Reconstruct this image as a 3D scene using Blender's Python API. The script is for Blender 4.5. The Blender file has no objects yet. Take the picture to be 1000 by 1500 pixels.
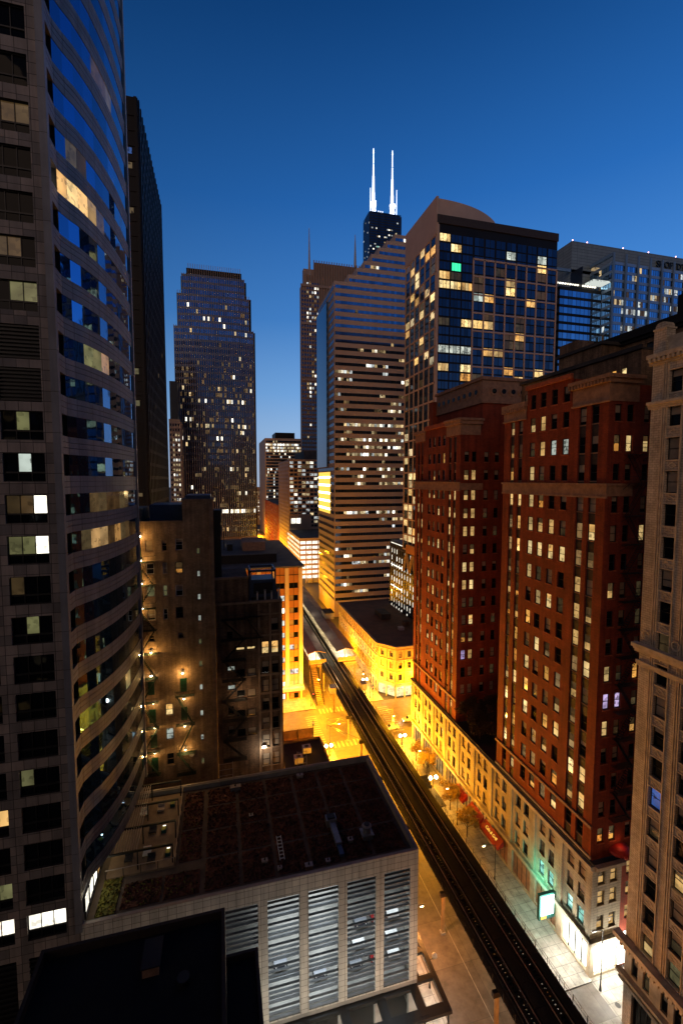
import bpy, math, random
from mathutils import Vector
random.seed(11)
S = bpy.context.scene
COL = S.collection

# ------------------------------------------------------------------ camera, sky, exposure
cam = bpy.data.cameras.new('camera')
camo = bpy.data.objects.new('camera', cam); COL.objects.link(camo)
camo.location = (0, 0, 75)
camo.rotation_euler = (math.radians(90 - 4.118), 0, -math.radians(14.912))
cam.lens = 16; cam.sensor_fit = 'HORIZONTAL'; cam.sensor_width = 24
cam.clip_start = 0.5; cam.clip_end = 9000
S.camera = camo
S.view_settings.view_transform = 'Standard'; S.view_settings.look = 'None'
S.view_settings.gamma = 1; S.view_settings.use_curve_mapping = False
S.view_settings.exposure = 0.0
S.render.engine = 'CYCLES'
S.cycles.use_denoising = True
S.cycles.max_bounces = 6; S.cycles.diffuse_bounces = 3; S.cycles.glossy_bounces = 3
S.cycles.transmission_bounces = 3; S.cycles.transparent_max_bounces = 6
S.cycles.sample_clamp_indirect = 4.0
S.cycles.caustics_reflective = False; S.cycles.caustics_refractive = False

W = bpy.data.worlds.new('World'); S.world = W; W.use_nodes = True
nt = W.node_tree; N = nt.nodes; L = nt.links
def wn(t, **k):
    n = N.new(t)
    for a, b in k.items(): setattr(n, a, b)
    return n
tc = wn('ShaderNodeTexCoord'); sx = wn('ShaderNodeSeparateXYZ'); L.new(tc.outputs['Generated'], sx.inputs[0])
rp = wn('ShaderNodeValToRGB'); L.new(sx.outputs['Z'], rp.inputs[0])
cr = rp.color_ramp
stops = [(0.0, (.27, .32, .42)), (0.10, (.20, .33, .53)), (0.18, (.118, .265, .515)), (0.32, (.040, .155, .41)),
         (0.50, (.0135, .090, .30)), (0.70, (.0040, .040, .152)), (1.0, (.002, .02, .08))]
cr.elements[0].position = 0; cr.elements[0].color = stops[0][1] + (1,)
cr.elements[1].position = 1; cr.elements[1].color = stops[-1][1] + (1,)
for p, c in stops[1:-1]:
    e = cr.elements.new(p); e.color = c + (1,)
dt = wn('ShaderNodeVectorMath', operation='DOT_PRODUCT'); L.new(tc.outputs['Generated'], dt.inputs[0])
dt.inputs[1].default_value = (math.sin(math.radians(60)), math.cos(math.radians(60)), 0)
mr = wn('ShaderNodeMapRange'); L.new(dt.outputs['Value'], mr.inputs[0])
mr.inputs[1].default_value = -0.35; mr.inputs[2].default_value = 1.0
mr.inputs[3].default_value = 0.34; mr.inputs[4].default_value = 1.92
mx = wn('ShaderNodeVectorMath', operation='SCALE'); L.new(rp.outputs[0], mx.inputs[0]); L.new(mr.outputs[0], mx.inputs[3])
L.new(mx.outputs[0], N['Background'].inputs[0]); N['Background'].inputs[1].default_value = 0.92

# added warm fill standing in for city glow behind us: one very soft sun
sl = bpy.data.lights.new('city_glow_fill', 'SUN'); sl.energy = 0.80; sl.angle = math.radians(60); sl.color = (1, .66, .42)
so = bpy.data.objects.new('city_glow_fill', sl); COL.objects.link(so)
so.rotation_euler = Vector((-0.75, -1, 0.22)).to_track_quat('Z', 'Y').to_euler()

# ------------------------------------------------------------------ materials
MAT = {}
def newmat(name):
    m = bpy.data.materials.new(name); m.use_nodes = True; MAT[name] = m
    return m, m.node_tree.nodes, m.node_tree.links, m.node_tree.nodes['Principled BSDF']
def wallmap(n, l):
    g = n.new('ShaderNodeNewGeometry')
    cx = n.new('ShaderNodeVectorMath'); cx.operation = 'CROSS_PRODUCT'; cx.inputs[0].default_value = (0, 0, 1)
    l.new(g.outputs['True Normal'], cx.inputs[1])
    d = n.new('ShaderNodeVectorMath'); d.operation = 'DOT_PRODUCT'
    l.new(g.outputs['Position'], d.inputs[0]); l.new(cx.outputs[0], d.inputs[1])
    s = n.new('ShaderNodeSeparateXYZ'); l.new(g.outputs['Position'], s.inputs[0])
    c = n.new('ShaderNodeCombineXYZ'); l.new(d.outputs['Value'], c.inputs[0]); l.new(s.outputs['Z'], c.inputs[1])
    return c.outputs[0], g.outputs['Position'], g
def ramp(n, l, src, a, b, p0=0.3, p1=0.7):
    r = n.new('ShaderNodeValToRGB'); l.new(src, r.inputs[0])
    r.color_ramp.elements[0].color = a + (1,); r.color_ramp.elements[1].color = b + (1,)
    r.color_ramp.elements[0].position = p0; r.color_ramp.elements[1].position = p1
    return r.outputs[0]
def noise(n, l, vec, scale, detail=4, rough=.6):
    t = n.new('ShaderNodeTexNoise'); l.new(vec, t.inputs['Vector'])
    t.inputs['Scale'].default_value = scale; t.inputs['Detail'].default_value = detail; t.inputs['Roughness'].default_value = rough
    return t.outputs['Fac']
def plain(name, a, b=None, rough=.8, scale=.5, metal=0, bump=0, spec=.3):
    m, n, l, p = newmat(name)
    b = b or tuple(x * .7 for x in a)
    g = n.new('ShaderNodeNewGeometry')
    f = noise(n, l, g.outputs['Position'], scale, 6)
    l.new(ramp(n, l, f, b, a, .35, .65), p.inputs['Base Color'])
    p.inputs['Roughness'].default_value = rough; p.inputs['Metallic'].default_value = metal
    p.inputs['Specular IOR Level'].default_value = spec
    if bump:
        bp = n.new('ShaderNodeBump'); bp.inputs['Strength'].default_value = bump; bp.inputs['Distance'].default_value = .05
        l.new(noise(n, l, g.outputs['Position'], scale * 12, 3), bp.inputs['Height']); l.new(bp.outputs[0], p.inputs['Normal'])
    return m
def brick(name, a, b, mortar, bw=.6, bh=.2, ms=.012, rough=.85, stain=.35, off=.5, sscale=.25):
    m, n, l, p = newmat(name)
    uv, pos, g = wallmap(n, l)
    t = n.new('ShaderNodeTexBrick'); l.new(uv, t.inputs['Vector'])
    t.inputs['Scale'].default_value = 1; t.inputs['Brick Width'].default_value = bw; t.inputs['Row Height'].default_value = bh
    t.inputs['Mortar Size'].default_value = ms; t.inputs['Mortar Smooth'].default_value = .3; t.offset = off
    t.inputs['Color1'].default_value = a + (1,); t.inputs['Color2'].default_value = b + (1,); t.inputs['Mortar'].default_value = mortar + (1,)
    f = noise(n, l, pos, sscale, 7, .65)
    st = ramp(n, l, f, (1 - stain,) * 3, (1.1,) * 3, .33, .66)
    mp = n.new('ShaderNodeVectorMath'); mp.operation = 'MULTIPLY'; mp.inputs[1].default_value = (1.1, .07, 1); l.new(uv, mp.inputs[0])
    sk = ramp(n, l, noise(n, l, mp.outputs[0], 1.0, 5, .7), (1-stain*.9,)*3, (1.06,)*3, .36, .62)
    m0 = n.new('ShaderNodeMix'); m0.data_type = 'RGBA'; m0.blend_type = 'MULTIPLY'; m0.inputs[0].default_value = 1
    l.new(t.outputs[0], m0.inputs[6]); l.new(sk, m0.inputs[7])
    mm = n.new('ShaderNodeMix'); mm.data_type = 'RGBA'; mm.blend_type = 'MULTIPLY'; mm.inputs[0].default_value = 1
    l.new(m0.outputs[2], mm.inputs[6]); l.new(st, mm.inputs[7]); l.new(mm.outputs[2], p.inputs['Base Color'])
    p.inputs['Roughness'].default_value = rough; p.inputs['Specular IOR Level'].default_value = .25
    bp = n.new('ShaderNodeBump'); bp.inputs['Strength'].default_value = .3; bp.inputs['Distance'].default_value = .03
    l.new(t.outputs['Fac'], bp.inputs['Height']); bp.invert = True; l.new(bp.outputs[0], p.inputs['Normal'])
    return m
def glass(name, base, metal=0, rough=.04, spec=.5, wob=.012, ior=1.5, wscale=.35):
    m, n, l, p = newmat(name)
    g = n.new('ShaderNodeNewGeometry')
    r = ramp(n, l, g.outputs['Random Per Island'], tuple(x * .65 for x in base), tuple(min(1, x * 1.25) for x in base), 0, 1)
    l.new(r, p.inputs['Base Color'])
    p.inputs['Roughness'].default_value = rough; p.inputs['Metallic'].default_value = metal
    p.inputs['Specular IOR Level'].default_value = spec; p.inputs['IOR'].default_value = ior
    if wob:
        bp = n.new('ShaderNodeBump'); bp.inputs['Strength'].default_value = wob * 10; bp.inputs['Distance'].default_value = .1
        l.new(noise(n, l, g.outputs['Position'], wscale, 2), bp.inputs['Height']); l.new(bp.outputs[0], p.inputs['Normal'])
    return m
def lit(name, a, b, strength, scale=1.1, lo=.25, refl=.5, sample=False):
    """a lit room seen through its pane: colour, brightness and what stands inside vary from pane to pane"""
    m, n, l, p = newmat(name)
    uv, pos, g = wallmap(n, l)
    p.inputs['Base Color'].default_value = (.02, .02, .02, 1); p.inputs['Roughness'].default_value = .08
    p.inputs['Specular IOR Level'].default_value = refl
    rnd = g.outputs['Random Per Island']
    l.new(ramp(n, l, rnd, a, b, 0, 1), p.inputs['Emission Color'])
    f = noise(n, l, uv, scale * .45, 1, .5)
    v = n.new('ShaderNodeTexVoronoi'); v.distance = 'CHEBYCHEV'; l.new(uv, v.inputs['Vector']); v.inputs['Scale'].default_value = scale * 2.2
    sp = n.new('ShaderNodeSeparateColor'); l.new(v.outputs['Color'], sp.inputs[0])
    st = n.new('ShaderNodeMapRange'); l.new(sp.outputs[0], st.inputs[0])
    st.inputs[1].default_value = .70; st.inputs[2].default_value = .95; st.inputs[3].default_value = 1; st.inputs[4].default_value = lo
    m1 = n.new('ShaderNodeMapRange'); l.new(f, m1.inputs[0])
    m1.inputs[1].default_value = .30; m1.inputs[2].default_value = .70; m1.inputs[3].default_value = .55; m1.inputs[4].default_value = 1.2
    mr = n.new('ShaderNodeMath'); mr.operation = 'MULTIPLY'; l.new(st.outputs[0], mr.inputs[0]); l.new(m1.outputs[0], mr.inputs[1])
    w2 = n.new('ShaderNodeTexWhiteNoise'); w2.noise_dimensions = '1D'; l.new(rnd, w2.inputs['W'])
    m2 = n.new('ShaderNodeMapRange'); l.new(w2.outputs['Value'], m2.inputs[0]); m2.inputs[3].default_value = .45; m2.inputs[4].default_value = 1.25
    mu = n.new('ShaderNodeMath'); mu.operation = 'MULTIPLY'; l.new(mr.outputs[0], mu.inputs[0]); l.new(m2.outputs[0], mu.inputs[1])
    m3 = n.new('ShaderNodeMath'); m3.operation = 'MULTIPLY'; l.new(mu.outputs[0], m3.inputs[0]); m3.inputs[1].default_value = strength
    l.new(m3.outputs[0], p.inputs['Emission Strength'])
    if not sample: m.cycles.emission_sampling = 'NONE'
    return m
def emit(name, c, s, sample=False):
    m, n, l, p = newmat(name)
    p.inputs['Base Color'].default_value = (.05, .05, .05, 1)
    p.inputs['Emission Color'].default_value = c + (1,); p.inputs['Emission Strength'].default_value = s
    if not sample: m.cycles.emission_sampling = 'NONE'
    return m

brick('brick_red', (.30, .046, .016), (.22, .034, .012), (.10, .03, .018), .5, .16, .012, stain=.38)
plain('red_trim', (.34, .085, .035), (.22, .05, .02), .8, 1.5)
plain('terracotta', (.32, .17, .10), (.20, .105, .065), .75, 1.2, bump=.3)
plain('spandrel_dark', (.045, .030, .022), (.03, .02, .016), .6, 2)
brick('podium_stone', (.40, .33, .22), (.34, .28, .19), (.13, .10, .07), 1.4, .42, .022, stain=.32)
plain('podium_trim', (.42, .35, .25), (.28, .23, .16), .75, .8)
brick('white_tile', (.60, .50, .39), (.50, .41, .32), (.17, .13, .10), .62, .30, .018, stain=.30, sscale=.5)
plain('white_trim', (.58, .47, .35), (.36, .29, .22), .7, .9, bump=.4)
brick('tower_stone', (.29, .235, .205), (.14, .125, .12), (.045, .038, .034), 1.15, 1.05, .035, stain=.25, off=0, rough=.6)
brick('tower_band', (.185, .185, .205), (.16, .16, .18), (.06, .05, .045), 1.9, 4.2, .03, stain=.2, off=0, rough=.5)
brick('garage_tile', (.62, .58, .50), (.53, .50, .44), (.14, .13, .11), .98, .82, .03, stain=.25, off=0, rough=.6)
brick('brick_brown', (.50, .33, .20), (.37, .245, .15), (.19, .14, .10), .34, .11, .012, stain=.5, sscale=.35)
brick('brick_dirty', (.27, .165, .10), (.18, .11, .07), (.09, .065, .05), .4, .14, .012, stain=.6, sscale=.3)
plain('stone_dark', (.30, .20, .13), (.17, .115, .078), .85, .7)
plain('concrete', (.30, .28, .25), (.20, .19, .17), .85, .4)
plain('roof_dark', (.050, .042, .038), (.022, .020, .021), .8, .35, bump=.3)
plain('roof_brown', (.13, .065, .035), (.08, .042, .025), .8, .3)
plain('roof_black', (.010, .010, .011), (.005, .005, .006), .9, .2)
plain('roof_grey', (.10, .095, .095), (.06, .056, .058), .8, .25)
plain('canopy_roof', (.30, .245, .215), (.20, .165, .145), .65, .2)
plain('black_metal', (.012, .011, .012), (.008, .008, .008), .45, 2, spec=.4)
plain('grey_metal', (.30, .30, .30), (.20, .20, .21), .4, 1, metal=.6)
plain('fin_metal', (.36, .30, .27), (.28, .23, .21), .45, 1, metal=.2)
plain('louver_metal', (.20, .205, .21), (.14, .145, .15), .45, .8, metal=.3)
plain('sheet_blue', (.07, .10, .17), (.05, .07, .12), .4, .6, metal=.4)
plain('green_paint', (.010, .055, .028), (.006, .038, .02), .5, 2)
plain('fire_escape', (.010, .026, .012), (.007, .018, .009), .6, 2)
plain('tie_wood', (.011, .009, .008), (.005, .0045, .0045), .85, 3, bump=.3)
plain('steel_dark', (.018, .012, .010), (.010, .008, .007), .6, 1)
plain('steel_yellow', (.30, .20, .09), (.20, .13, .06), .6, 1)
plain('rail_steel', (.50, .44, .38), (.40, .34, .30), .28, 1, metal=.8)
def slabs(name, a, b, joint, w, rough=.8):
    m, n, l, p = newmat(name); g = n.new('ShaderNodeNewGeometry')
    t = n.new('ShaderNodeTexBrick'); l.new(g.outputs['Position'], t.inputs['Vector']); t.offset = 0
    t.inputs['Scale'].default_value = 1; t.inputs['Brick Width'].default_value = w; t.inputs['Row Height'].default_value = w
    t.inputs['Mortar Size'].default_value = .03; t.inputs['Color1'].default_value = a+(1,); t.inputs['Color2'].default_value = b+(1,); t.inputs['Mortar'].default_value = joint+(1,)
    f = ramp(n, l, noise(n, l, g.outputs['Position'], .7, 7, .7), (.55,)*3, (1.1,)*3, .33, .62)
    mm = n.new('ShaderNodeMix'); mm.data_type = 'RGBA'; mm.blend_type = 'MULTIPLY'; mm.inputs[0].default_value = 1
    l.new(t.outputs[0], mm.inputs[6]); l.new(f, mm.inputs[7]); l.new(mm.outputs[2], p.inputs['Base Color']); p.inputs['Roughness'].default_value = rough
slabs('sidewalk', (.36, .33, .285), (.29, .265, .23), (.11, .10, .09), 1.5)
slabs('asphalt', (.14, .112, .09), (.105, .085, .07), (.06, .05, .042), 7.3, .55)
plain('kerb', (.36, .33, .29), None, .8, 1)
plain('road_paint', (.34, .31, .27), (.20, .18, .16), .7, .8)
plain('street_ground', (.06, .055, .05), (.04, .037, .034), .8, .02)
plain('tree_bark', (.06, .045, .03), (.035, .025, .018), .9, 5)
plain('leaf_dark', (.075, .040, .018), (.035, .024, .012), .7, 2)
plain('leaf_gold', (.34, .21, .035), (.14, .09, .025), .7, 2)
plain('sedum_red', (.15, .055, .032), (.065, .028, .018), .95, .8, bump=.8)
plain('sedum_green', (.18, .17, .03), (.09, .085, .02), .95, 1.2, bump=.8)
plain('paver', (.13, .090, .068), (.08, .058, .044), .85, .6)
plain('wood_deck', (.22, .15, .10), (.15, .10, .07), .7, .8)
plain('white_paint', (.62, .60, .56), (.5, .48, .45), .5, 2)
plain('awning_red', (.34, .022, .012), (.22, .012, .008), .6, 1)
plain('orange_panel', (.42, .17, .045), (.36, .14, .04), .55, .5)
plain('pier_cream', (.62, .50, .30), (.54, .43, .26), .6, .5)
plain('striped_stone', (.38, .29, .24), (.34, .25, .21), .6, .15)
plain('resid_frame', (.46, .31, .24), (.40, .27, .21), .6, .2)
plain('wide_mullion', (.32, .235, .195), (.27, .20, .165), .5, .1)
plain('wide_spandrel', (.17, .20, .27), (.14, .17, .23), .25, .1, metal=.8)
plain('black_tower', (.012, .009, .008), (.008, .006, .006), .5, .1, spec=.2)
plain('grid_frame', (.34, .25, .19), (.28, .21, .16), .6, .1)
plain('blue_band', (.22, .33, .50), (.19, .29, .44), .35, .05, metal=.3)
plain('blue_column', (.13, .22, .38), (.11, .19, .33), .4, .05)
brick('blue_crown', (.17, .21, .235), (.145, .18, .205), (.08, .10, .12), 30, 1.5, .12, stain=.1, off=0, rough=.4)
plain('beige_granite', (.28, .19, .155), (.23, .16, .13), .6, .1)
plain('sears_metal', (.014, .017, .026), (.010, .012, .020), .4, .1, spec=.5)
plain('corner_facade', (.46, .34, .19), (.36, .26, .14), .8, .3)
plain('car_white', (.60, .58, .55), None, .25, 1, spec=.6)
plain('car_dark', (.04, .045, .06), None, .25, 1, spec=.6)
plain('car_red', (.30, .02, .02), None, .25, 1, spec=.6)
plain('rubber', (.015, .015, .015), None, .8, 1)
plain('cloth_dark', (.03, .028, .035), None, .9, 1)
plain('skin', (.45, .27, .19), None, .6, 1)
plain('teal_frame', (.010, .075, .065), (.008, .055, .05), .4, 1)
plain('blind', (.34, .26, .19), (.24, .19, .14), .8, .6)
glass('g_dark', (.006, .007, .009), 0, .03, .09)
glass('g_coat', (.065, .20, .42), .95, .03, .5, wob=.010)
glass('g_coat_dim', (.055, .09, .15), .85, .06, .5, wob=.01)
glass('g_blue', (.24, .48, .80), .95, .06, .5, wob=.008, wscale=.1)
glass('g_far', (.13, .19, .30), .9, .08, .5, wob=.006, wscale=.1)
lit('lit_half', (1, .48, .12), (1, .66, .30), .40, lo=.5)
lit('lit_dim', (.60, .30, .10), (.60, .44, .20), .11, lo=.6)
lit('lit_warm', (1, .47, .10), (1, .68, .27), .95, lo=.55)
lit('lit_bright', (1, .60, .18), (1, .76, .36), 1.5, lo=.4)
lit('lit_orange', (1, .33, .05), (1, .48, .10), .9)
lit('lit_cool', (.70, .86, .78), (.95, 1, .85), .7)
lit('lit_white', (1, .90, .68), (1, .97, .86), 2.6, lo=.6)
lit('lit_green', (.50, .52, .20), (.65, .60, .28), .26, lo=.6)
lit('lit_purple', (.62, .42, .95), (.80, .62, 1), .9)
lit('lit_blue', (.10, .22, .9), (.15, .35, 1), .5)
lit('lit_far', (1, .66, .28), (1, .84, .52), .85, scale=.55, lo=.05)
lit('lit_far_dim', (.75, .42, .16), (.85, .62, .32), .22, scale=.5, lo=.05)
lit('lit_far_cool', (.85, .92, .85), (.90, .95, 1), .95, scale=.5, lo=.1)
lit('lit_teal', (.25, .95, .75), (.5, 1, .85), 1.4)
emit('led_white', (.88, 1, .96), 5.5)
emit('led_yellow', (1, .62, .02), 1.4)
emit('shop_white', (1, .97, .80), 5)
lit('shop_gold', (1, .74, .22), (1, .88, .5), 2.2, lo=.4)
emit('lamp_glow', (1, .86, .52), 30)
emit('lamp_sodium', (1, .70, .30), 26)
emit('tube_cool', (.80, .93, 1), 9)
emit('antenna_glow', (.80, .87, 1), 2.6)  # floodlighting on the masts is put in as emission
emit('red_light', (1, .06, .04), 12)
emit('pink_light', (1, .45, .45), 7)
emit('green_glow', (.05, 1, .45), 1.2)
emit('orange_wash', (1, .58, .08), 1.4)
emit('lit_panel', (1, .94, .80), 2.2)

# ------------------------------------------------------------------ geometry helpers
class MB:
    def __init__(s): s.v = []; s.f = []; s.m = []; s.names = []
    def mi(s, n):
        if n not in s.names: s.names.append(n)
        return s.names.index(n)
    def quad(s, a, b, c, d, m):
        i = len(s.v); s.v += [a, b, c, d]; s.f.append((i, i+1, i+2, i+3)); s.m.append(s.mi(m))
    def poly(s, pts, m):
        i = len(s.v); s.v += list(pts); s.f.append(tuple(range(i, i+len(pts)))); s.m.append(s.mi(m))
    def hexa(s, p, m):
        i = len(s.v); s.v += p; k = s.mi(m)
        for q in ((0,3,2,1),(4,5,6,7),(0,1,5,4),(1,2,6,5),(2,3,7,6),(3,0,4,7)):
            s.f.append(tuple(i+j for j in q)); s.m.append(k)
    def box(s, x0, x1, y0, y1, z0, z1, m):
        s.hexa([(x0,y0,z0),(x1,y0,z0),(x1,y1,z0),(x0,y1,z0),(x0,y0,z1),(x1,y0,z1),(x1,y1,z1),(x0,y1,z1)], m)
    def fbox(s, F, a0, a1, b0, b1, z0, z1, m):
        P = F.pt
        s.hexa([P(a0,b0,z0),P(a1,b0,z0),P(a1,b1,z0),P(a0,b1,z0),P(a0,b0,z1),P(a1,b0,z1),P(a1,b1,z1),P(a0,b1,z1)], m)
    def fquad(s, F, a0, a1, z0, z1, b, m):
        s.quad(F.pt(a0,b,z0), F.pt(a1,b,z0), F.pt(a1,b,z1), F.pt(a0,b,z1), m)
    def tube(s, p, q, r, m, n=6, r2=None):
        p = Vector(p); q = Vector(q); d = (q-p)
        if d.length < 1e-6: return
        d.normalize(); a = d.orthogonal().normalized(); b = d.cross(a); r2 = r if r2 is None else r2
        i = len(s.v); k = s.mi(m)
        for (c, rr) in ((p, r), (q, r2)):
            for j in range(n):
                t = 2*math.pi*j/n; s.v.append(tuple(c + (a*math.cos(t)+b*math.sin(t))*rr))
        for j in range(n):
            s.f.append((i+j, i+(j+1)%n, i+n+(j+1)%n, i+n+j)); s.m.append(k)
        s.f.append(tuple(range(i+n-1, i-1, -1))); s.m.append(k)
        s.f.append(tuple(range(i+n, i+2*n))); s.m.append(k)
    def ball(s, c, r, m, n=8, sz=1):
        i = len(s.v); k = s.mi(m)
        for a in range(1, n//2):
            ph = math.pi*a/(n//2)
            for b in range(n):
                t = 2*math.pi*b/n
                s.v.append((c[0]+r*math.sin(ph)*math.cos(t), c[1]+r*math.sin(ph)*math.sin(t), c[2]+r*sz*math.cos(ph)))
        R = n//2-1; top = len(s.v); s.v.append((c[0],c[1],c[2]+r*sz)); s.v.append((c[0],c[1],c[2]-r*sz))
        for b in range(n):
            s.f.append((top, i+b, i+(b+1)%n)); s.m.append(k)
            s.f.append((top+1, i+(R-1)*n+(b+1)%n, i+(R-1)*n+b)); s.m.append(k)
            for a in range(R-1):
                s.f.append((i+a*n+b, i+(a+1)*n+b, i+(a+1)*n+(b+1)%n, i+a*n+(b+1)%n)); s.m.append(k)
    def prism(s, pts, z0, z1, m, cap=None):
        n = len(pts)
        for j in range(n):
            a = pts[j]; b = pts[(j+1)%n]
            s.quad((a[0],a[1],z0),(b[0],b[1],z0),(b[0],b[1],z1),(a[0],a[1],z1), m)
        s.poly([(p[0],p[1],z1) for p in pts], cap or m); s.poly([(p[0],p[1],z0) for p in reversed(pts)], m)
BASE = {}
def empty(name, loc, label, cat, group=None):
    o = bpy.data.objects.new(name, None); COL.objects.link(o); o.location = loc; o.empty_display_size = .5
    o['label'] = label; o['category'] = cat
    if group: o['group'] = group
    BASE[o.name] = Vector(loc)
    return o
def build(mb, name, parent=None, label=None, cat=None, group=None, kind=None, base=None, smooth=False):
    if not mb.f: return None
    b = BASE[parent.name] if parent else Vector(base or (0, 0, 0))
    me = bpy.data.meshes.new(name)
    me.from_pydata([(x-b.x, y-b.y, z-b.z) for x, y, z in mb.v], [], mb.f)
    for n in mb.names: me.materials.append(MAT[n])
    me.polygons.foreach_set('material_index', mb.m)
    if smooth: me.polygons.foreach_set('use_smooth', [True]*len(mb.f))
    me.update()
    o = bpy.data.objects.new(name, me); COL.objects.link(o)
    if parent: o.parent = parent
    else: o.location = b
    if label: o['label'] = label
    if cat: o['category'] = cat
    if group: o['group'] = group
    if kind: o['kind'] = kind
    BASE[o.name] = b
    return o
class Fr:
    """a wall's own frame: a runs along it, b out of it, z up"""
    def __init__(s, o, u, n): s.o = o; s.u = u; s.n = n
    def pt(s, a, b, z): return (s.o[0]+s.u[0]*a+s.n[0]*b, s.o[1]+s.u[1]*a+s.n[1]*b, z)
def FX(x, sgn=-1): return Fr((x, 0), (0, 1), (sgn, 0))      # a = world Y
def FY(y, sgn=-1): return Fr((0, y), (1, 0), (0, sgn))      # a = world X
import bisect
def wallgrid(mb, F, a0, a1, z0, z1, wins, depth, m, mrev=None):
    mrev = mrev or m
    A = sorted(set([round(a0,3), round(a1,3)] + [round(w[k],3) for w in wins for k in (0,1)]))
    Z = sorted(set([round(z0,3), round(z1,3)] + [round(w[k],3) for w in wins for k in (2,3)]))
    hole = set()
    for w in wins:
        i0 = bisect.bisect_left(A, round(w[0],3)); i1 = bisect.bisect_left(A, round(w[1],3))
        j0 = bisect.bisect_left(Z, round(w[2],3)); j1 = bisect.bisect_left(Z, round(w[3],3))
        for i in range(i0, i1):
            for j in range(j0, j1): hole.add((i, j))
        mb.fbox(F, 0,0,0,0,0,0, m) if False else None
        P = F.pt; a, b, c, d = w[:4]
        mb.quad(P(a,0,c),P(b,0,c),P(b,-depth,c),P(a,-depth,c), mrev); mb.quad(P(a,0,d),P(b,0,d),P(b,-depth,d),P(a,-depth,d), mrev)
        mb.quad(P(a,0,c),P(a,0,d),P(a,-depth,d),P(a,-depth,c), mrev); mb.quad(P(b,0,c),P(b,0,d),P(b,-depth,d),P(b,-depth,c), mrev)
    for i in range(len(A)-1):
        j = 0
        while j < len(Z)-1:
            if (i, j) in hole: j += 1; continue
            k = j
            while k < len(Z)-1 and (i, k) not in hole: k += 1
            mb.quad(F.pt(A[i],0,Z[j]), F.pt(A[i+1],0,Z[j]), F.pt(A[i+1],0,Z[k]), F.pt(A[i],0,Z[k]), m); j = k
LIT = {'m': 'lit_half', 'd': 'lit_dim', 'l': 'lit_warm', 'b': 'lit_bright', 'o': 'lit_orange', 'c': 'lit_cool', 'w': 'lit_white', 'g': 'lit_green',
       'p': 'lit_purple', 'u': 'lit_blue', 't': 'lit_teal', 'f': 'lit_far', 'e': 'lit_far_dim', 'k': 'lit_far_cool', 'n': 'blind',
       'C': 'g_coat', 'B': 'g_blue', 'F': 'g_far', 'D': 'g_coat_dim', '.': 'g_dark'}
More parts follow.
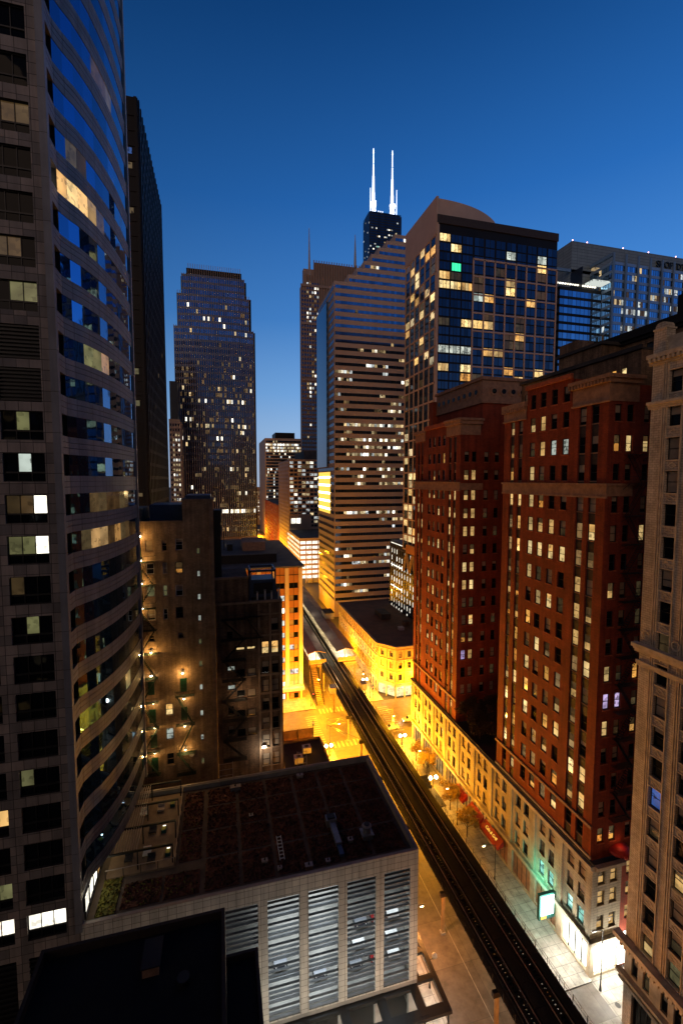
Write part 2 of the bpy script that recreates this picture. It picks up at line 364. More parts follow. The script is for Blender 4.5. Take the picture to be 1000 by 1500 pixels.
class Bld:
    def __init__(s, name, loc, label, cat='building', group=None):
        s.o = empty(name, loc, label, cat, group); s.wall = MB(); s.w = []
    def win(s, F, a0, a1, z0, z1, code, style='dh', depth=.3, frame='black_metal', sill=None, n=1):
        s.w.append((F, a0, a1, z0, z1, code, style, depth, frame, sill, n))
    def facade(s, F, a0, a1, z0, z1, wins, m, depth=.3, mrev=None, **k):
        wallgrid(s.wall, F, a0, a1, z0, z1, wins, depth, m, mrev)
        for w in wins: s.win(F, w[0], w[1], w[2], w[3], w[4], depth=depth, **k)
    def one(s, fm, pm, w):
        F, a0, a1, z0, z1, code, style, dep, frame, sill, n = w
        b = -dep + .03; t = min(.09, (a1-a0)*.1)
        lm = lambda c: LIT[c]
        if style == 'p':
            k = len(code) if len(code) > 1 else n
            st = (a1-a0)/k
            for i in range(k):
                c = code[i] if len(code) > 1 else code
                pm.fquad(F, a0+i*st+(.05 if k > 1 else 0), a0+(i+1)*st-(.05 if k > 1 else 0), z0, z1, b, lm(c))
            if k > 1:
                for i in range(1, k): fm.fbox(F, a0+i*st-.05, a0+i*st+.05, b, b+.08, z0, z1, frame)
            return
        fm.fbox(F, a0, a0+t, b, b+.09, z0, z1, frame); fm.fbox(F, a1-t, a1, b, b+.09, z0, z1, frame)
        fm.fbox(F, a0+t, a1-t, b, b+.09, z1-t, z1, frame); fm.fbox(F, a0+t, a1-t, b, b+.09, z0, z0+t, frame)
        if style == 'dh':
            zm = (z0+z1)/2
            fm.fbox(F, a0+t, a1-t, b, b+.06, zm-.04, zm+.04, frame)
            c = code
            if c in 'lbdom' and random.random() < .55:
                up, lo = (('n' if c == 'd' else 'd' if c != 'b' else 'l'), c)
                f = random.choice((.35, .5, .5, .65))
                zs = z1 - (z1-z0)*f
                pm.fquad(F, a0+t, a1-t, z0+t, zs, b-.01, lm(lo)); pm.fquad(F, a0+t, a1-t, zs, z1-t, b-.01, lm(up))
            elif c == '.' and random.random() < .42:
                zs = z1 - (z1-z0)*random.choice((.3, .5, .5, .8))
                pm.fquad(F, a0+t, a1-t, z0+t, zs, b-.01, 'g_dark'); pm.fquad(F, a0+t, a1-t, zs, z1-t, b-.01, 'blind')
            else: pm.fquad(F, a0+t, a1-t, z0+t, z1-t, b-.01, lm(c))
        else:  # 'fx': n lights side by side
            k = len(code) if len(code) > 1 else n
            st = (a1-a0-2*t)/k
            for i in range(k):
                c = code[i] if len(code) > 1 else code
                pm.fquad(F, a0+t+i*st, a0+t+(i+1)*st, z0+t, z1-t, b-.01, lm(c))
                if i: fm.fbox(F, a0+t+i*st-.04, a0+t+i*st+.04, b, b+.08, z0+t, z1-t, frame)
        if sill: fm.fbox(F, a0-.12, a1+.12, -.02, .10, z0-.16, z0, sill)
    def finish(s, panes=False, name='window', cap=100, wallname='wall'):
        build(s.wall, wallname, s.o)
        cam = Vector((0, 0, 75)); L2 = []
        for w in s.w:
            F = w[0]; c = Vector(F.pt((w[1]+w[2])/2, 0, (w[3]+w[4])/2)); d = cam-c
            f = max(0, d.normalized().dot(Vector((F.n[0], F.n[1], 0))))
            L2.append((-(w[2]-w[1])*(w[4]-w[3])*f/(d.length**2+1), len(L2), w))
        L2.sort()
        for q, (a, b, w) in enumerate(L2[:cap]):
            fm, pm = MB(), MB(); s.one(fm, pm, w)
            if panes and q < 70 and fm.f:
                wo = build(fm, name, s.o); po = build(pm, 'pane', None, base=BASE[wo.name])
                po.location = (0, 0, 0); po.parent = wo
            else:
                for i, f in enumerate(pm.f): 
                    pass
                off = len(fm.v); fm.v += pm.v
                for f, mm in zip(pm.f, pm.m): fm.f.append(tuple(i+off for i in f)); fm.m.append(fm.mi(pm.names[mm]))
                build(fm, name, s.o)
        if len(L2) > cap:
            fm = MB()
            for a, b, w in L2[cap:]: s.one(fm, fm, w)
            build(fm, name, s.o, kind='stuff')
        return s.o
def codes(n, p, chars='lbd', base='.'):
    return [random.choice(chars) if random.random() < p else base for _ in range(n)]
def point(name, loc, e, c, r=.25, parent=None):
    l = bpy.data.lights.new(name, 'POINT'); l.energy = e; l.color = c; l.shadow_soft_size = r
    o = bpy.data.objects.new(name, l); COL.objects.link(o)
    if parent: o.parent = parent; o.location = Vector(loc)-BASE[parent.name]
    else: o.location = loc
    return o
def area(name, loc, e, c, sx, sy, rot=(0,0,0), parent=None):
    l = bpy.data.lights.new(name, 'AREA'); l.energy = e; l.color = c; l.shape = 'RECTANGLE'; l.size = sx; l.size_y = sy
    o = bpy.data.objects.new(name, l); COL.objects.link(o); o.rotation_euler = rot
    if parent: o.parent = parent; o.location = Vector(loc)-BASE[parent.name]
    else: o.location = loc
    return o
SOD = (1, .37, .008)

# ------------------------------------------------------------------ ground
g = MB(); g.quad((-3000,-1500,-.02),(3000,-1500,-.02),(3000,4500,-.02),(-3000,4500,-.02),'street_ground'); build(g, 'ground', kind='structure')
g = MB()
g.quad((25,-30,0),(52.2,-30,0),(52.2,1200,0),(25,1200,0),'asphalt')
g.quad((-60,117.5,0.004),(25,117.5,0.004),(25,141,0.004),(-60,141,0.004),'asphalt')
g.quad((52.2,117.5,0.004),(200,117.5,0.004),(200,141,0.004),(52.2,141,0.004),'asphalt')
g.quad((52.2,46,0.004),(120,46,0.004),(120,51.5,0.004),(52.2,51.5,0.004),'sidewalk')
build(g, 'road', kind='structure')
g = MB()
for x0, x1, ys in ((24.5, 29.0, ((-20,118),(141,700))), (47.2, 52.3, ((51.0,118),(141,700),(-20,46.4)))):
    for y0, y1 in ys:
        g.box(x0+(.25 if x0 > 40 else 0), x1-(.25 if x0 < 40 else 0), y0, y1, -.1, .14, 'sidewalk')
        g.box(x1-.25 if x0 < 40 else x0, x1 if x0 < 40 else x0+.25, y0, y1, -.1, .146, 'kerb')
for y0, y1 in ((114.0, 118.0), (141.0, 150)):
    g.box(-60, 24.5, y0, y1, -.1, .143, 'sidewalk')
g.box(52.3, 120, 114, 118, -.1, .143, 'sidewalk'); g.box(-20, 24.5, 46, 53.4, -.1, .15, 'sidewalk')
build(g, 'pavement', kind='structure')
g = MB()
g.box(35.15, 35.29, 10, 114, .002, .008, 'road_paint')
g.box(35.15, 35.29, 146, 400, .002, .008, 'road_paint')
for y0, y1 in ((118.4, 121.4), (137.6, 140.6)):
    x = 29.6
    while x < 46.6: g.box(x, x+.6, y0, y1, .002, .008, 'road_paint'); x += 1.2
for x0, x1 in ((24.5, 28.0), (48.5, 52.0)):
    y = 122.0
    while y < 137: g.box(x0, x1, y, y+.6, .006, .012, 'road_paint'); y += 1.2
g.box(-60, 22, 129.3, 129.45, .006, .012, 'road_paint'); g.box(54, 200, 129.3, 129.45, .006, .012, 'road_paint')
for x in (31.9, 38.6, 42.0): g.box(x, x+.12, 141, 240, .002, .008, 'road_paint')
build(g, 'road_marking', kind='structure')

# ------------------------------------------------------------------ left office tower with its curved glass side
T = Bld('office_tower', (-22, 60, 0), 'grey stone office tower at the left edge with a curved side of blue glass bands')
Zt = [154.4, 150.2, 146.0, 141.8, 137.6, 133.4, 129.1, 124.8, 120.5, 116.15, 111.8, 107.6, 103.35, 99.1, 94.8, 90.5, 86.26, 81.95, 77.7, 73.4, 69.15, 64.9, 60.65, 56.45, 52.4, 48.15, 44.0, 39.9, 35.65, 31.6, 27.5]
front = {  # per floor: bays from the corner leftwards, three lights each
 3: ('...', '...'), 4: ('...', 'd..'), 5: ('.dd', 'dd.'), 6: ('...', '...'), 7: ('...', 'd..'), 8: ('dd.', '.l.'), 9: ('.gg', '.g.'),
 12: ('.g.', '...'), 13: ('.c.', '...'), 14: ('ddw', '.d.'), 15: ('ggw', 'ggl'), 16: ('d..', 'gd.'), 17: ('.g.', '...'), 18: ('...', '...'), 21: ('g..', '.g.'),
 22: ('...', '..l'), 24: ('...', '..g'), 25: ('www', 'www')}
F = FY(53.5)
wins = []
for k, z in enumerate(Zt, -5):
    for bay, (a0, a1) in enumerate(((-21.2, -17.4), (-26.25, -22.4), (-31.3, -27.5))):
        if k in (10, 11): continue
        c = front.get(k, ('...', '...', '...')); c = c[bay] if bay < len(c) else '...'
        wins.append((a0, a1, z-2.95, z, '...')); 
        T.win(F, a0, a1, z-2.0, z, c, 'fx', .35, 'black_metal')
        T.win(F, a0, a1, z-2.95, z-2.0, '...', 'fx', .30, 'black_metal')
lou = MB()
for k in (10, 11):
    for a0, a1 in ((-21.2,-17.4),(-26.25,-22.4),(-31.3,-27.5)):
        wins.append((a0, a1, Zt[k+5]-3.4, Zt[k+5], ''))
        for i in range(9): lou.fbox(F, a0, a1, -.35, -.12, Zt[k+5]-3.3+i*.38, Zt[k+5]-3.12+i*.38, 'black_metal')
        lou.fquad(F, a0, a1, Zt[k+5]-3.4, Zt[k+5], -.36, 'black_metal')
for a0, a1 in ((-21.2,-17.4),(-26.25,-22.4),(-31.3,-27.5)):
    wins.append((a0, a1, 5, 22.5, ''))
    for i in range(28): lou.fbox(F, a0, a1, -.35, -.05, 5.2+i*.62, 5.4+i*.62, 'black_metal')
    lou.fquad(F, a0, a1, 5, 22.5, -.36, 'black_metal')
wallgrid(T.wall, F, -32, -16, 0, 160, wins, .36, 'tower_stone')
T.wall.quad((-32,53.5,138),(-16,53.5,138),(-16,90,138),(-32,90,138),'roof_dark')
# corner pier, thicker
T.wall.box(-16.55, -15.85, 53.42, 54.1, 24.2, 160, 'tower_band')
CUR = [(-15.95, 54.1), (-15.95, 56.3), (-15.42, 57.75), (-14.75, 59.15), (-14.2, 60.9), (-13.72, 62.7), (-13.33, 64.7), (-13.02, 66.7), (-12.8, 68.7), (-12.65, 70.7), (-12.57, 72.5), (-12.5, 74.3), (-12.45, 75.9)]
def off(pts, d):
    out = []
    for i, p in enumerate(pts):
        a = Vector(pts[max(0, i-1)]); b = Vector(pts[min(len(pts)-1, i+1)]); t = (b-a).normalized(); nrm = Vector((-t.y, t.x))
        out.append((p[0]+nrm.x*d, p[1]+nrm.y*d))
    return out
inn = off(CUR, .45); gls = off(CUR, .05)
curl = {2: {1: 'g', 2: 'l', 3: 'd', 4: 'd'}, 5: {}, 6: {2: 'l', 3: 'd', 4: 'D'}, 7: {0: 'w', 1: 'l', 2: 'l', 3: 'l', 4: 'd', 5: 'd'}, 9: {3: 'g', 4: 'D', 5: 'd'}, 10: {6: 'o'},
        11: {2: 'g', 3: 'g', 4: 'l'}, 16: {3: 'd', 4: 'd', 5: 'd', 6: 'd', 7: 'd'}, 14: {}, 17: {2: 'l', 3: 'l', 4: 'l', 5: 'd', 6: 'l', 7: 'd'}, 15: {4: 'd', 5: 'd'}, 8: {3: 'd'}, 20: {6: 'd', 7: 'd'}, 21: {}}
curl = {2: {5: 'd', 6: 'd', 7: 'd'}, 5: {2: 'd', 3: 'n'}, 6: {0: 'w', 1: 'l', 2: 'l', 3: 'l', 4: 'm', 5: 'd'}, 10: {3: 'g', 4: 'g', 5: 'm'}, 14: {3: 'd', 4: 'd', 5: 'd', 6: 'd', 7: 'd', 8: 'd'},
        15: {2: 'd', 3: 'm', 4: 'm', 5: 'd', 6: 'm', 7: 'd', 8: 'd'}, 20: {7: 'g'}}
band = MB(); 
for k, z in enumerate(Zt[:-1], -5):
    zb = Zt[k+6]; g1 = z-2.3
    zz = [(g1-.02, g1-.62), (g1-.67, g1-1.22), (g1-1.27, zb)]
    for i in range(len(CUR)-1):
        a, b, c, d = CUR[i], CUR[i+1], inn[i+1], inn[i]
        for j, (zh, zl) in enumerate(zz):
            o2 = 0 if j != 1 else .05
            a2, b2 = a, b
            band.hexa([(a2[0],a2[1],zl),(b2[0],b2[1],zl),(c[0],c[1],zl),(d[0],d[1],zl),(a2[0],a2[1],zh),(b2[0],b2[1],zh),(c[0],c[1],zh),(d[0],d[1],zh)], 'tower_band')
    if True:
        # soffit of the deep corner recess, orange street light put in as terracotta
        band.box(-17.4, -16.41, 54.1, 56.2, g1-1.9, g1-1.5, 'terracotta')
    fm = MB()
    for i in range(len(CUR)-1):
        c = curl.get(k, {}).get(i, 'C')
        if i == 0:
            fm.quad((-16.95,54.1,g1),(-16.95,56.3,g1),(-16.95,56.3,z),(-16.95,54.1,z), LIT[c if c != 'C' else '.']); continue
        p, q = gls[i], gls[i+1]
        fm.quad((p[0],p[1],g1),(q[0],q[1],g1),(q[0],q[1],z),(p[0],p[1],z), LIT[c])
        fm.tube((CUR[i][0]-.1,CUR[i][1],g1),(CUR[i][0]-.1,CUR[i][1],z), .018, 'black_metal', 4)
    build(fm, 'window', T.o)
build(band, 'spandrel', T.o)
T.wall.quad((-17.0,56.3,24),(-16.1,56.3,24),(-16.1,56.3,138),(-17.0,56.3,138),'black_metal')
fin = MB(); fin.box(-12.75, -12.25, 75.9, 76.5, 27, 160, 'fin_metal'); build(fin, 'corner_fin', T.o)
T.wall.box(-32, -13.1, 75.9, 77.5, 0, 160, 'tower_band'); T.wall.prism([(-31,54.5),(-17.5,54.5),(-17.2,58),(-15.2,64),(-14.2,72),(-13.6,75.8),(-31,75.8)], 27.6, 159.9, 'black_metal')
T.wall.box(-31.9, -17.45, 54.2, 75.8, 24, 27.6, 'black_metal')
build(lou, 'louver', T.o)
# the lit ground floor glazing that looks onto the garage roof
lg = MB()
y = 54.3
for i in range(12):
    lg.quad((-15.75,y,25.4),(-15.75,y+1.65,25.4),(-15.75,y+1.65,27.3),(-15.75,y,27.3), 'lit_white' if i < 3 else 'lit_warm' if i < 8 else 'lit_dim')
    lg.box(-15.82, -15.66, y-.06, y+.06, 24.9, 27.4, 'black_metal'); y += 1.75
build(lg, 'terrace_glazing', T.o)
T.finish(panes=True)

# ------------------------------------------------------------------ parking garage with the planted roof
G = Bld('parking_garage', (5, 60, 0), 'pale tiled parking garage with louvred openings and a planted roof, low centre', 'garage')
F = FY(53.5)
cols = [4.16-5.1*k for k in (3, 2, 1)] + [4.16, 9.32, 14.45, 19.55, 24.45]
op = []
for a, b in zip(cols[:-1], cols[1:]): op.append((a+.58, b-.58, 6.2, 22.65, ''))
wallgrid(G.wall, F, -16, 25.03, 6, 25.0, op, .7, 'garage_tile')
wallgrid(G.wall, F, -16, 25.03, 0, 6, [(a+.58, b-.58, .3, 4.6, '') for a, b in zip(cols[3:-1], cols[4:])], .7, 'concrete')
G.wall.quad((25.03,53.5,0),(25.03,75.3,0),(25.03,75.3,25),(25.03,53.5,25),'garage_tile')
G.wall.quad((-16,75.3,0),(25.03,75.3,0),(25.03,75.3,25),(-16,75.3,25),'concrete')
G.wall.box(-16, 25.0, 53.53, 54.0, 22.7, 24.99, 'concrete')
G.wall.box(24.5, 25.0, 54.0, 75.2, 22.7, 24.97, 'concrete'); G.wall.box(-16, 24.5, 74.8, 75.27, 22.7, 24.97, 'concrete')
G.wall.box(-15.8, 24.4, 74.2, 74.7, 0, 22, 'concrete')
cap = MB(); cap.box(-15.9, 25.08, 53.44, 53.78, 25.0, 25.08, 'fin_metal'); cap.box(24.8, 25.1, 53.79, 75.3, 25.0, 25.08, 'grey_metal'); cap.box(-15.9, 24.79, 75.05, 75.3, 25.0, 25.08, 'fin_metal')
build(cap, 'coping', G.o)
rf = MB(); rf.box(-15.9, 24.5, 54.0, 74.8, 23.7, 24.2, 'roof_dark'); build(rf, 'roof', G.o)
for k in range(6):
    z = 22.5-2.9*(k+1)
    sb = MB(); sb.box(-15.5, 24.3, 54.6, 74.1, z-.25, z, 'concrete')
    for x in (-6, 4.2, 14.5, 24): sb.box(x-.3, x+.3, 60, 60.6, z, z+2.6, 'concrete')
    build(sb, 'floor_slab', G.o)
    tb = MB()
    for x in ((6.7, 11.9, 17.0, 22) if k else (6.7, 11.9)): tb.box(x-1.6, x+1.6, 55.9, 56.05, z+2.5, z+2.58, 'tube_cool')
    build(tb, 'strip_light', G.o)
    for (x, e) in ((6.8, 150), (11.9, 170), (17.0, 28 if k < 2 else 75), (22, 22 if k < 2 else 70), (0.5, 8)):
        area('strip_light_source', (x, 56.0, z+2.45), e, (.80, .92, 1), 4.0, 1.6, (0, 0, 0), G.o)
for a, b in zip(cols[:-1], cols[1:]):
    if a < -8: continue
    for k in range(6):
        zt = 22.65-2.9*k
        lv = MB()
        for j in range(4):
            zc = zt-.42-j*.66
            if zc < 6.4: continue
            P = F.pt
            lv.hexa([P(a+.6,-.06,zc-.11),P(b-.6,-.06,zc-.11),P(b-.6,-.30,zc-.03),P(a+.6,-.30,zc-.03),P(a+.6,-.06,zc-.05),P(b-.6,-.06,zc-.05),P(b-.6,-.30,zc+.03),P(a+.6,-.30,zc+.03)], 'louver_metal')
        lv.fbox(F, a+.6, b-.6, -.6, -.5, zt-2.9, zt-2.55, 'louver_metal')
        build(lv, 'louver', G.o)
G.finish()
# canopy over the pavement round the garage corner
C = MB()
def gridslab(mb, xs, ys, z0, z1, m):
    for x0, x1 in xs[0]: mb.box(x0, x1, xs[1], xs[2], z0, z1, m)
    for y0, y1 in ys[0]: mb.box(ys[1], ys[2], y0, y1, z0+.02, z1-.02, m)
cn = empty('skylight_canopy', (20, 51, 0), 'dark canopy with square lit skylights wrapping the garage foot above the pavement', 'canopy')
gx = [c for c in cols[3:]]+[28.0]
for x in gx: C.box(x-.55, x+(.55 if x < 28 else 0.15), 49.6, 53.45, 5.0, 5.5, 'black_metal')
C.box(-1, 28.13, 49.2, 50.5, 5.02, 5.48, 'black_metal'); C.box(-1, 25.0, 52.9, 53.43, 5.02, 5.48, 'black_metal')
C.box(25.06, 25.7, 53.46, 100, 5.0, 5.5, 'black_metal'); C.box(27.5, 28.15, 53.46, 100, 5.0, 5.5, 'black_metal')
y = 53.5
while y < 100: C.box(25.7, 27.5, y, y+.7, 5.02, 5.48, 'black_metal'); y += 3.6
build(C, 'frame', cn)
C = MB()
for x in (9.3, 14.4, 19.5, 24.5, 27.9): C.tube((x, 49.8, 0), (x, 49.8, 5.0), .12, 'black_metal', 8)
for y in (60, 70, 80, 90): C.tube((27.9, y, 0), (27.9, y, 5.0), .12, 'black_metal', 8)
build(C, 'column', cn)
for x, y, e in ((11.9, 51.7, 220), (17, 51.7, 150), (22, 51.7, 150), (26.6, 51.8, 230), (26.6, 55.5, 200), (26.6, 60, 120), (26.6, 68, 90)):
    area('canopy_light', (x, y, 4.9), e, (1, .98, .88), 1.2, 1.2, (0,0,0), cn)

# planted roof: soil beds between paver paths
sed = MB(); beds = []
xs = [-3.0, 1.7, 6.2, 10.7, 15.0, 19.3, 24.2]; ys = [54.9, 60.2, 65.2, 70.2, 74.3]
for i in range(len(xs)-1):
    for j in range(len(ys)-1): beds.append((xs[i]+.28, xs[i+1]-.28, ys[j]+.25, ys[j+1]-.25, 'sedum_red'))
beds += [(-6.2, -3.4, 60.4, 65.8, 'sedum_red'), (-6.2, -3.4, 66.3, 73.9, 'sedum_red'), (-7.6, -3.4, 55.2, 58.7, 'sedum_red'), (-12.4, -8.0, 55.2, 58.7, 'sedum_red'), (-15.0, -12.9, 54.9, 60.0, 'sedum_green')]
bedm = MB()
for x0, x1, y0, y1, m in beds:
    bedm.box(x0, x1, y0, y1, 24.2, 24.32, m)
    n = int((x1-x0)*(y1-y0)*22)
    for _ in range(n):
        x = random.uniform(x0, x1); y = random.uniform(y0, y1); s = random.uniform(.06, .20); a = random.uniform(0, 3.14)
        mm = m if random.random() < .8 else ('sedum_green' if m == 'sedum_red' and x < -4 else 'leaf_dark')
        if m == 'sedum_green' and random.random() < .25: mm = 'leaf_gold'
        dx, dy = s*math.cos(a), s*math.sin(a); h = random.uniform(.05, .22)
        sed.quad((x-dx,y-dy,24.3),(x+dx,y+dy,24.3),(x+dx*.7+dy*.5,y+dy*.7,24.32+h),(x-dx*.7+dy*.5,y-dy*.7,24.32+h), mm)
build(sed, 'sedum_planting', None, kind='stuff', base=(0,60,24.3), label='rust red and green roof planting in square beds', cat='planting')
build(bedm, 'planting_bed', None, kind='structure', base=(0,60,24.2))
pv = MB(); pv.box(-15.8, 24.4, 54.05, 74.75, 24.2, 24.23, 'paver'); build(pv, 'roof_path', None, kind='structure')
# roof equipment
def fan(x, y):
    e = empty('roof_vent', (x, y, 24.2), 'round steel exhaust fan on a square curb near the right edge of the planted roof', 'vent')
    m = MB(); m.box(x-.7, x+.7, y-.7, y+.7, 24.2, 25.0, 'grey_metal'); m.box(x-.85, x+.85, y-.85, y+.85, 24.98, 25.08, 'grey_metal'); build(m, 'curb', e)
    m = MB(); m.tube((x,y,25.08),(x,y,25.9), .55, 'grey_metal', 20); m.tube((x,y,25.9),(x,y,26.0), .68, 'grey_metal', 20); m.tube((x,y,26.0),(x,y,26.2), .62, 'fin_metal', 20, .5); build(m, 'drum', e)
    m = MB(); m.tube((x,y,26.2),(x,y,26.26), .42, 'black_metal', 16); build(m, 'fan_grille', e)
fan(19.2, 58.2)
e = empty('duct_unit', (14.8, 59.5, 24.2), 'long grey duct with a fan box lying across the planted roof', 'duct')
m = MB(); m.box(14.5, 15.3, 57.3, 61.2, 24.5, 25.1, 'grey_metal'); m.box(14.6, 15.2, 55.6, 57.3, 24.45, 24.85, 'sheet_blue'); build(m, 'duct', e)
m = MB(); m.box(14.1, 15.6, 61.2, 62.5, 24.3, 25.4, 'grey_metal'); m.box(14.3, 15.4, 61.4, 62.3, 25.4, 25.6, 'black_metal'); build(m, 'fan_box', e)
m = MB()
for y in (56, 58, 60): m.box(14.45, 14.6, y, y+.15, 24.2, 24.5, 'black_metal'); m.box(15.2, 15.35, y, y+.15, 24.2, 24.5, 'black_metal')
build(m, 'foot', e)
e = empty('ladder_hatch', (7.2, 59, 24.2), 'pale ladder shaped frame lying on the planted roof', 'frame')
m = MB(); m.box(6.75, 6.85, 57.2, 61.4, 24.4, 24.5, 'white_paint'); m.box(7.35, 7.45, 57.2, 61.4, 24.4, 24.5, 'white_paint'); build(m, 'side_rail', e)
for i in range(7):
    m = MB(); m.box(6.85, 7.35, 57.4+i*.62, 57.5+i*.62, 24.41, 24.49, 'white_paint'); build(m, 'rung', e)
def smallbox(x, y, w, d, h, lab, m2='grey_metal', z=24.25):
    m = MB(); m.box(x-w/2, x+w/2, y-d/2, y+d/2, z, z+h, m2); m.box(x-w/2-.06, x+w/2+.06, y-d/2-.06, y+d/2+.06, z+h, z+h+.06, 'fin_metal')
    m.tube((x,y,z+h+.06),(x,y,z+h+.25), min(w,d)*.2, 'black_metal', 8)
    e = empty('roof_hatch', (x, y, z), lab, 'roof hatch'); build(m, 'housing', e)
smallbox(10.3, 55.2, .9, .6, .5, 'low metal box against the front parapet of the planted roof', 'terracotta')
smallbox(12.9, 55.4, .5, .5, .35, 'small square roof box beside the front parapet, right of the low metal box')
smallbox(4.8, 57.5, .7, .5, .4, 'small grey box in the bed left of the ladder frame', 'fin_metal')
smallbox(6.6, 56.0, .5, .4, .3, 'tiny pale box just in front of the ladder frame', 'white_paint')
smallbox(16.7, 57.9, .6, .6, .5, 'grey box between the duct and the exhaust fan')
smallbox(1.5, 73.0, 1.6, .7, .7, 'long grey roof box by the back parapet behind the beds', 'grey_metal')
smallbox(3.6, 66.4, .5, .5, .3, 'small dark box in the middle beds', 'black_metal')
smallbox(12.2, 73.3, 1.0, .5, .6, 'metal cabinet at the back parapet near the scaffold rails', 'fin_metal')
e = empty('roof_railing', (10, 75, 25), 'thin metal access railing standing on the back edge of the garage roof', 'railing')
m = MB()
for x in (-1, 1.2, 12, 13.6): m.tube((x, 74.6, 24.2), (x, 74.6, 28.2), .06, 'fin_metal', 6)
build(m, 'post', e)
m = MB()
for z in (26.0, 27.0, 28.0): m.tube((-1, 74.6, z), (1.2, 74.6, z), .04, 'fin_metal', 5); m.tube((12, 74.6, z), (13.6, 74.6, z), .04, 'fin_metal', 5)
build(m, 'rail', e)
# roof terrace
tr = MB(); tr.box(-14.9, -6.6, 59.9, 74.2, 24.24, 24.5, 'wood_deck'); build(tr, 'terrace_deck', None, kind='structure')
pg = empty('pergola', (-11, 66, 24.5), 'dark steel pergola with slatted roof over the left side of the terrace', 'pergola')
m = MB()
for y in (60.5, 64.8, 69.2, 73.6): m.box(-14.7, -6.9, y-.1, y+.1, 26.9, 27.15, 'black_metal')
build(m, 'beam', pg)
for y in (60.5, 64.8, 69.2, 73.6):
    for x in (-11.2, -6.95):
        m = MB(); m.box(x-.08, x+.08, y-.08, y+.08, 24.5, 26.9, 'black_metal'); build(m, 'post', pg)
m = MB()
for i in range(11):
    for (y0, y1) in ((60.6, 64.7), (64.9, 69.1), (69.3, 73.5)):
        m.box(-14.5+i*.31, -14.4+i*.31, y0, y1, 26.92, 27.1, 'fin_metal')
build(m, 'slat', pg)
sf = 0
for i, (x, y, lab) in enumerate(((-12.6, 62.2, 'low lounge chair under the pergola by its front beam'), (-10.4, 62.6, 'low lounge chair on the open deck side beside the front pergola post'), (-10.2, 66.6, 'dark lounge chair beside the middle pergola post'),
                      (-11.9, 70.6, 'low chair under the back bay of the pergola'), (-9.6, 70.9, 'pale lounge chair near the rear corner of the terrace'), (-9.7, 62.2-.9, 'low chair at the front glass rail of the terrace'))):
    e = empty('lounge_chair', (x, y, 24.5), lab, 'chair', 'lounge chairs on the roof terrace')
    c = ('cloth_dark', 'white_paint', 'cloth_dark', 'white_paint', 'fin_metal', 'cloth_dark')[i]
    m = MB(); m.box(x-.5, x+.5, y-.5, y+.5, 24.75, 24.95, c); build(m, 'seat', e)
    m = MB(); m.box(x-.5, x+.5, y+.38, y+.55, 24.95, 25.35, c); build(m, 'backrest', e)
    for dx in (-.45, .45):
        for dy in (-.45, .45):
            m = MB(); m.box(x+dx-.03, x+dx+.03, y+dy-.03, y+dy+.03, 24.5, 24.75, 'black_metal'); build(m, 'leg', e)
for i, (x, y, lab) in enumerate(((-8.0, 71.8, 'teal planter box with a lit lamp at the back of the terrace'), (-8.7, 66.6, 'teal planter box with a lit lamp in the middle of the terrace'), (-7.7, 62.2, 'teal planter box with a small lamp near the front of the terrace'))):
    e = empty('planter', (x, y, 24.5), lab, 'planter', 'teal planters on the terrace')
    m = MB(); m.box(x-.32, x+.32, y-.6, y+.25, 24.5, 24.95, 'teal_frame'); m.box(x-.28, x+.28, y-.55, y+.2, 24.95, 24.99, 'sedum_green'); build(m, 'box', e)
    m = MB(); m.box(x-.25, x+.25, y+.3, y+.6, 24.5, 24.8, 'teal_frame'); m.box(x-.2, x+.2, y+.32, y+.55, 24.8, 24.86, 'lit_panel'); build(m, 'lamp', e)
    point('planter_lamp_light', (x, y+.1, 25.5), 9, (1, .72, .40), .1, e)
gr = empty('glass_rail', (-6.7, 66, 24.5), 'low glass guard rail with thin posts round the terrace', 'railing')
m = MB()
for y in [59.9+i*2.04 for i in range(8)]: m.box(-6.66, -6.58, y-.04, y+.04, 24.5, 25.6, 'black_metal')
for x in [-14.9+i*2.07 for i in range(5)]: m.box(x-.04, x+.04, 59.82, 59.9, 24.5, 25.6, 'black_metal')
build(m, 'post', gr)
m = MB(); m.box(-6.66, -6.58, 59.9, 74.2, 25.6, 25.66, 'fin_metal'); m.box(-14.9, -6.66, 59.82, 59.9, 25.6, 25.66, 'fin_metal'); build(m, 'top_rail', gr)
for y in (56.2, 59, 62.5, 66, 70): point('terrace_wall_light', (-15.3, y, 26.3), 26, (1, .85, .5), .1, T.o)

# ------------------------------------------------------------------ the flat black roofs below us
B = Bld('low_tower', (-8, 30, 0), 'unlit block seen from above with a flat black roof in the bottom left corner')
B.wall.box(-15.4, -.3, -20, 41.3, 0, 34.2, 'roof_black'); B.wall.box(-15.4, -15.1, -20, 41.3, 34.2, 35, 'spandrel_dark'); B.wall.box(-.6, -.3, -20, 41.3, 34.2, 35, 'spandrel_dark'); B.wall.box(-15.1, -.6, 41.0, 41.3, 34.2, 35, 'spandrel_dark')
B.finish(); 
m = MB(); m.box(-6.9, -5.6, 37.4, 39.8, 34.2, 35.0, 'terracotta'); m.box(-7.0, -5.5, 37.3, 39.9, 35.0, 35.1, 'black_metal'); build(m, 'vent_box', B.o)
m = MB(); m.tube((-3.6,36.2,34.2),(-3.6,36.2,34.8), .5, 'black_metal', 14); build(m, 'pipe', B.o)
B = Bld('stair_block', (1, 30, 0), 'narrow black rooftop volume right of the flat black roof')
B.wall.box(-.25, 2.4, -20, 37.0, 0, 34.3, 'roof_black'); B.wall.box(-.25, 2.4, 36.7, 36.95, 34.3, 34.9, 'spandrel_dark'); B.wall.box(2.15, 2.39, -20, 36.7, 34.3, 34.9, 'spandrel_dark'); B.finish()

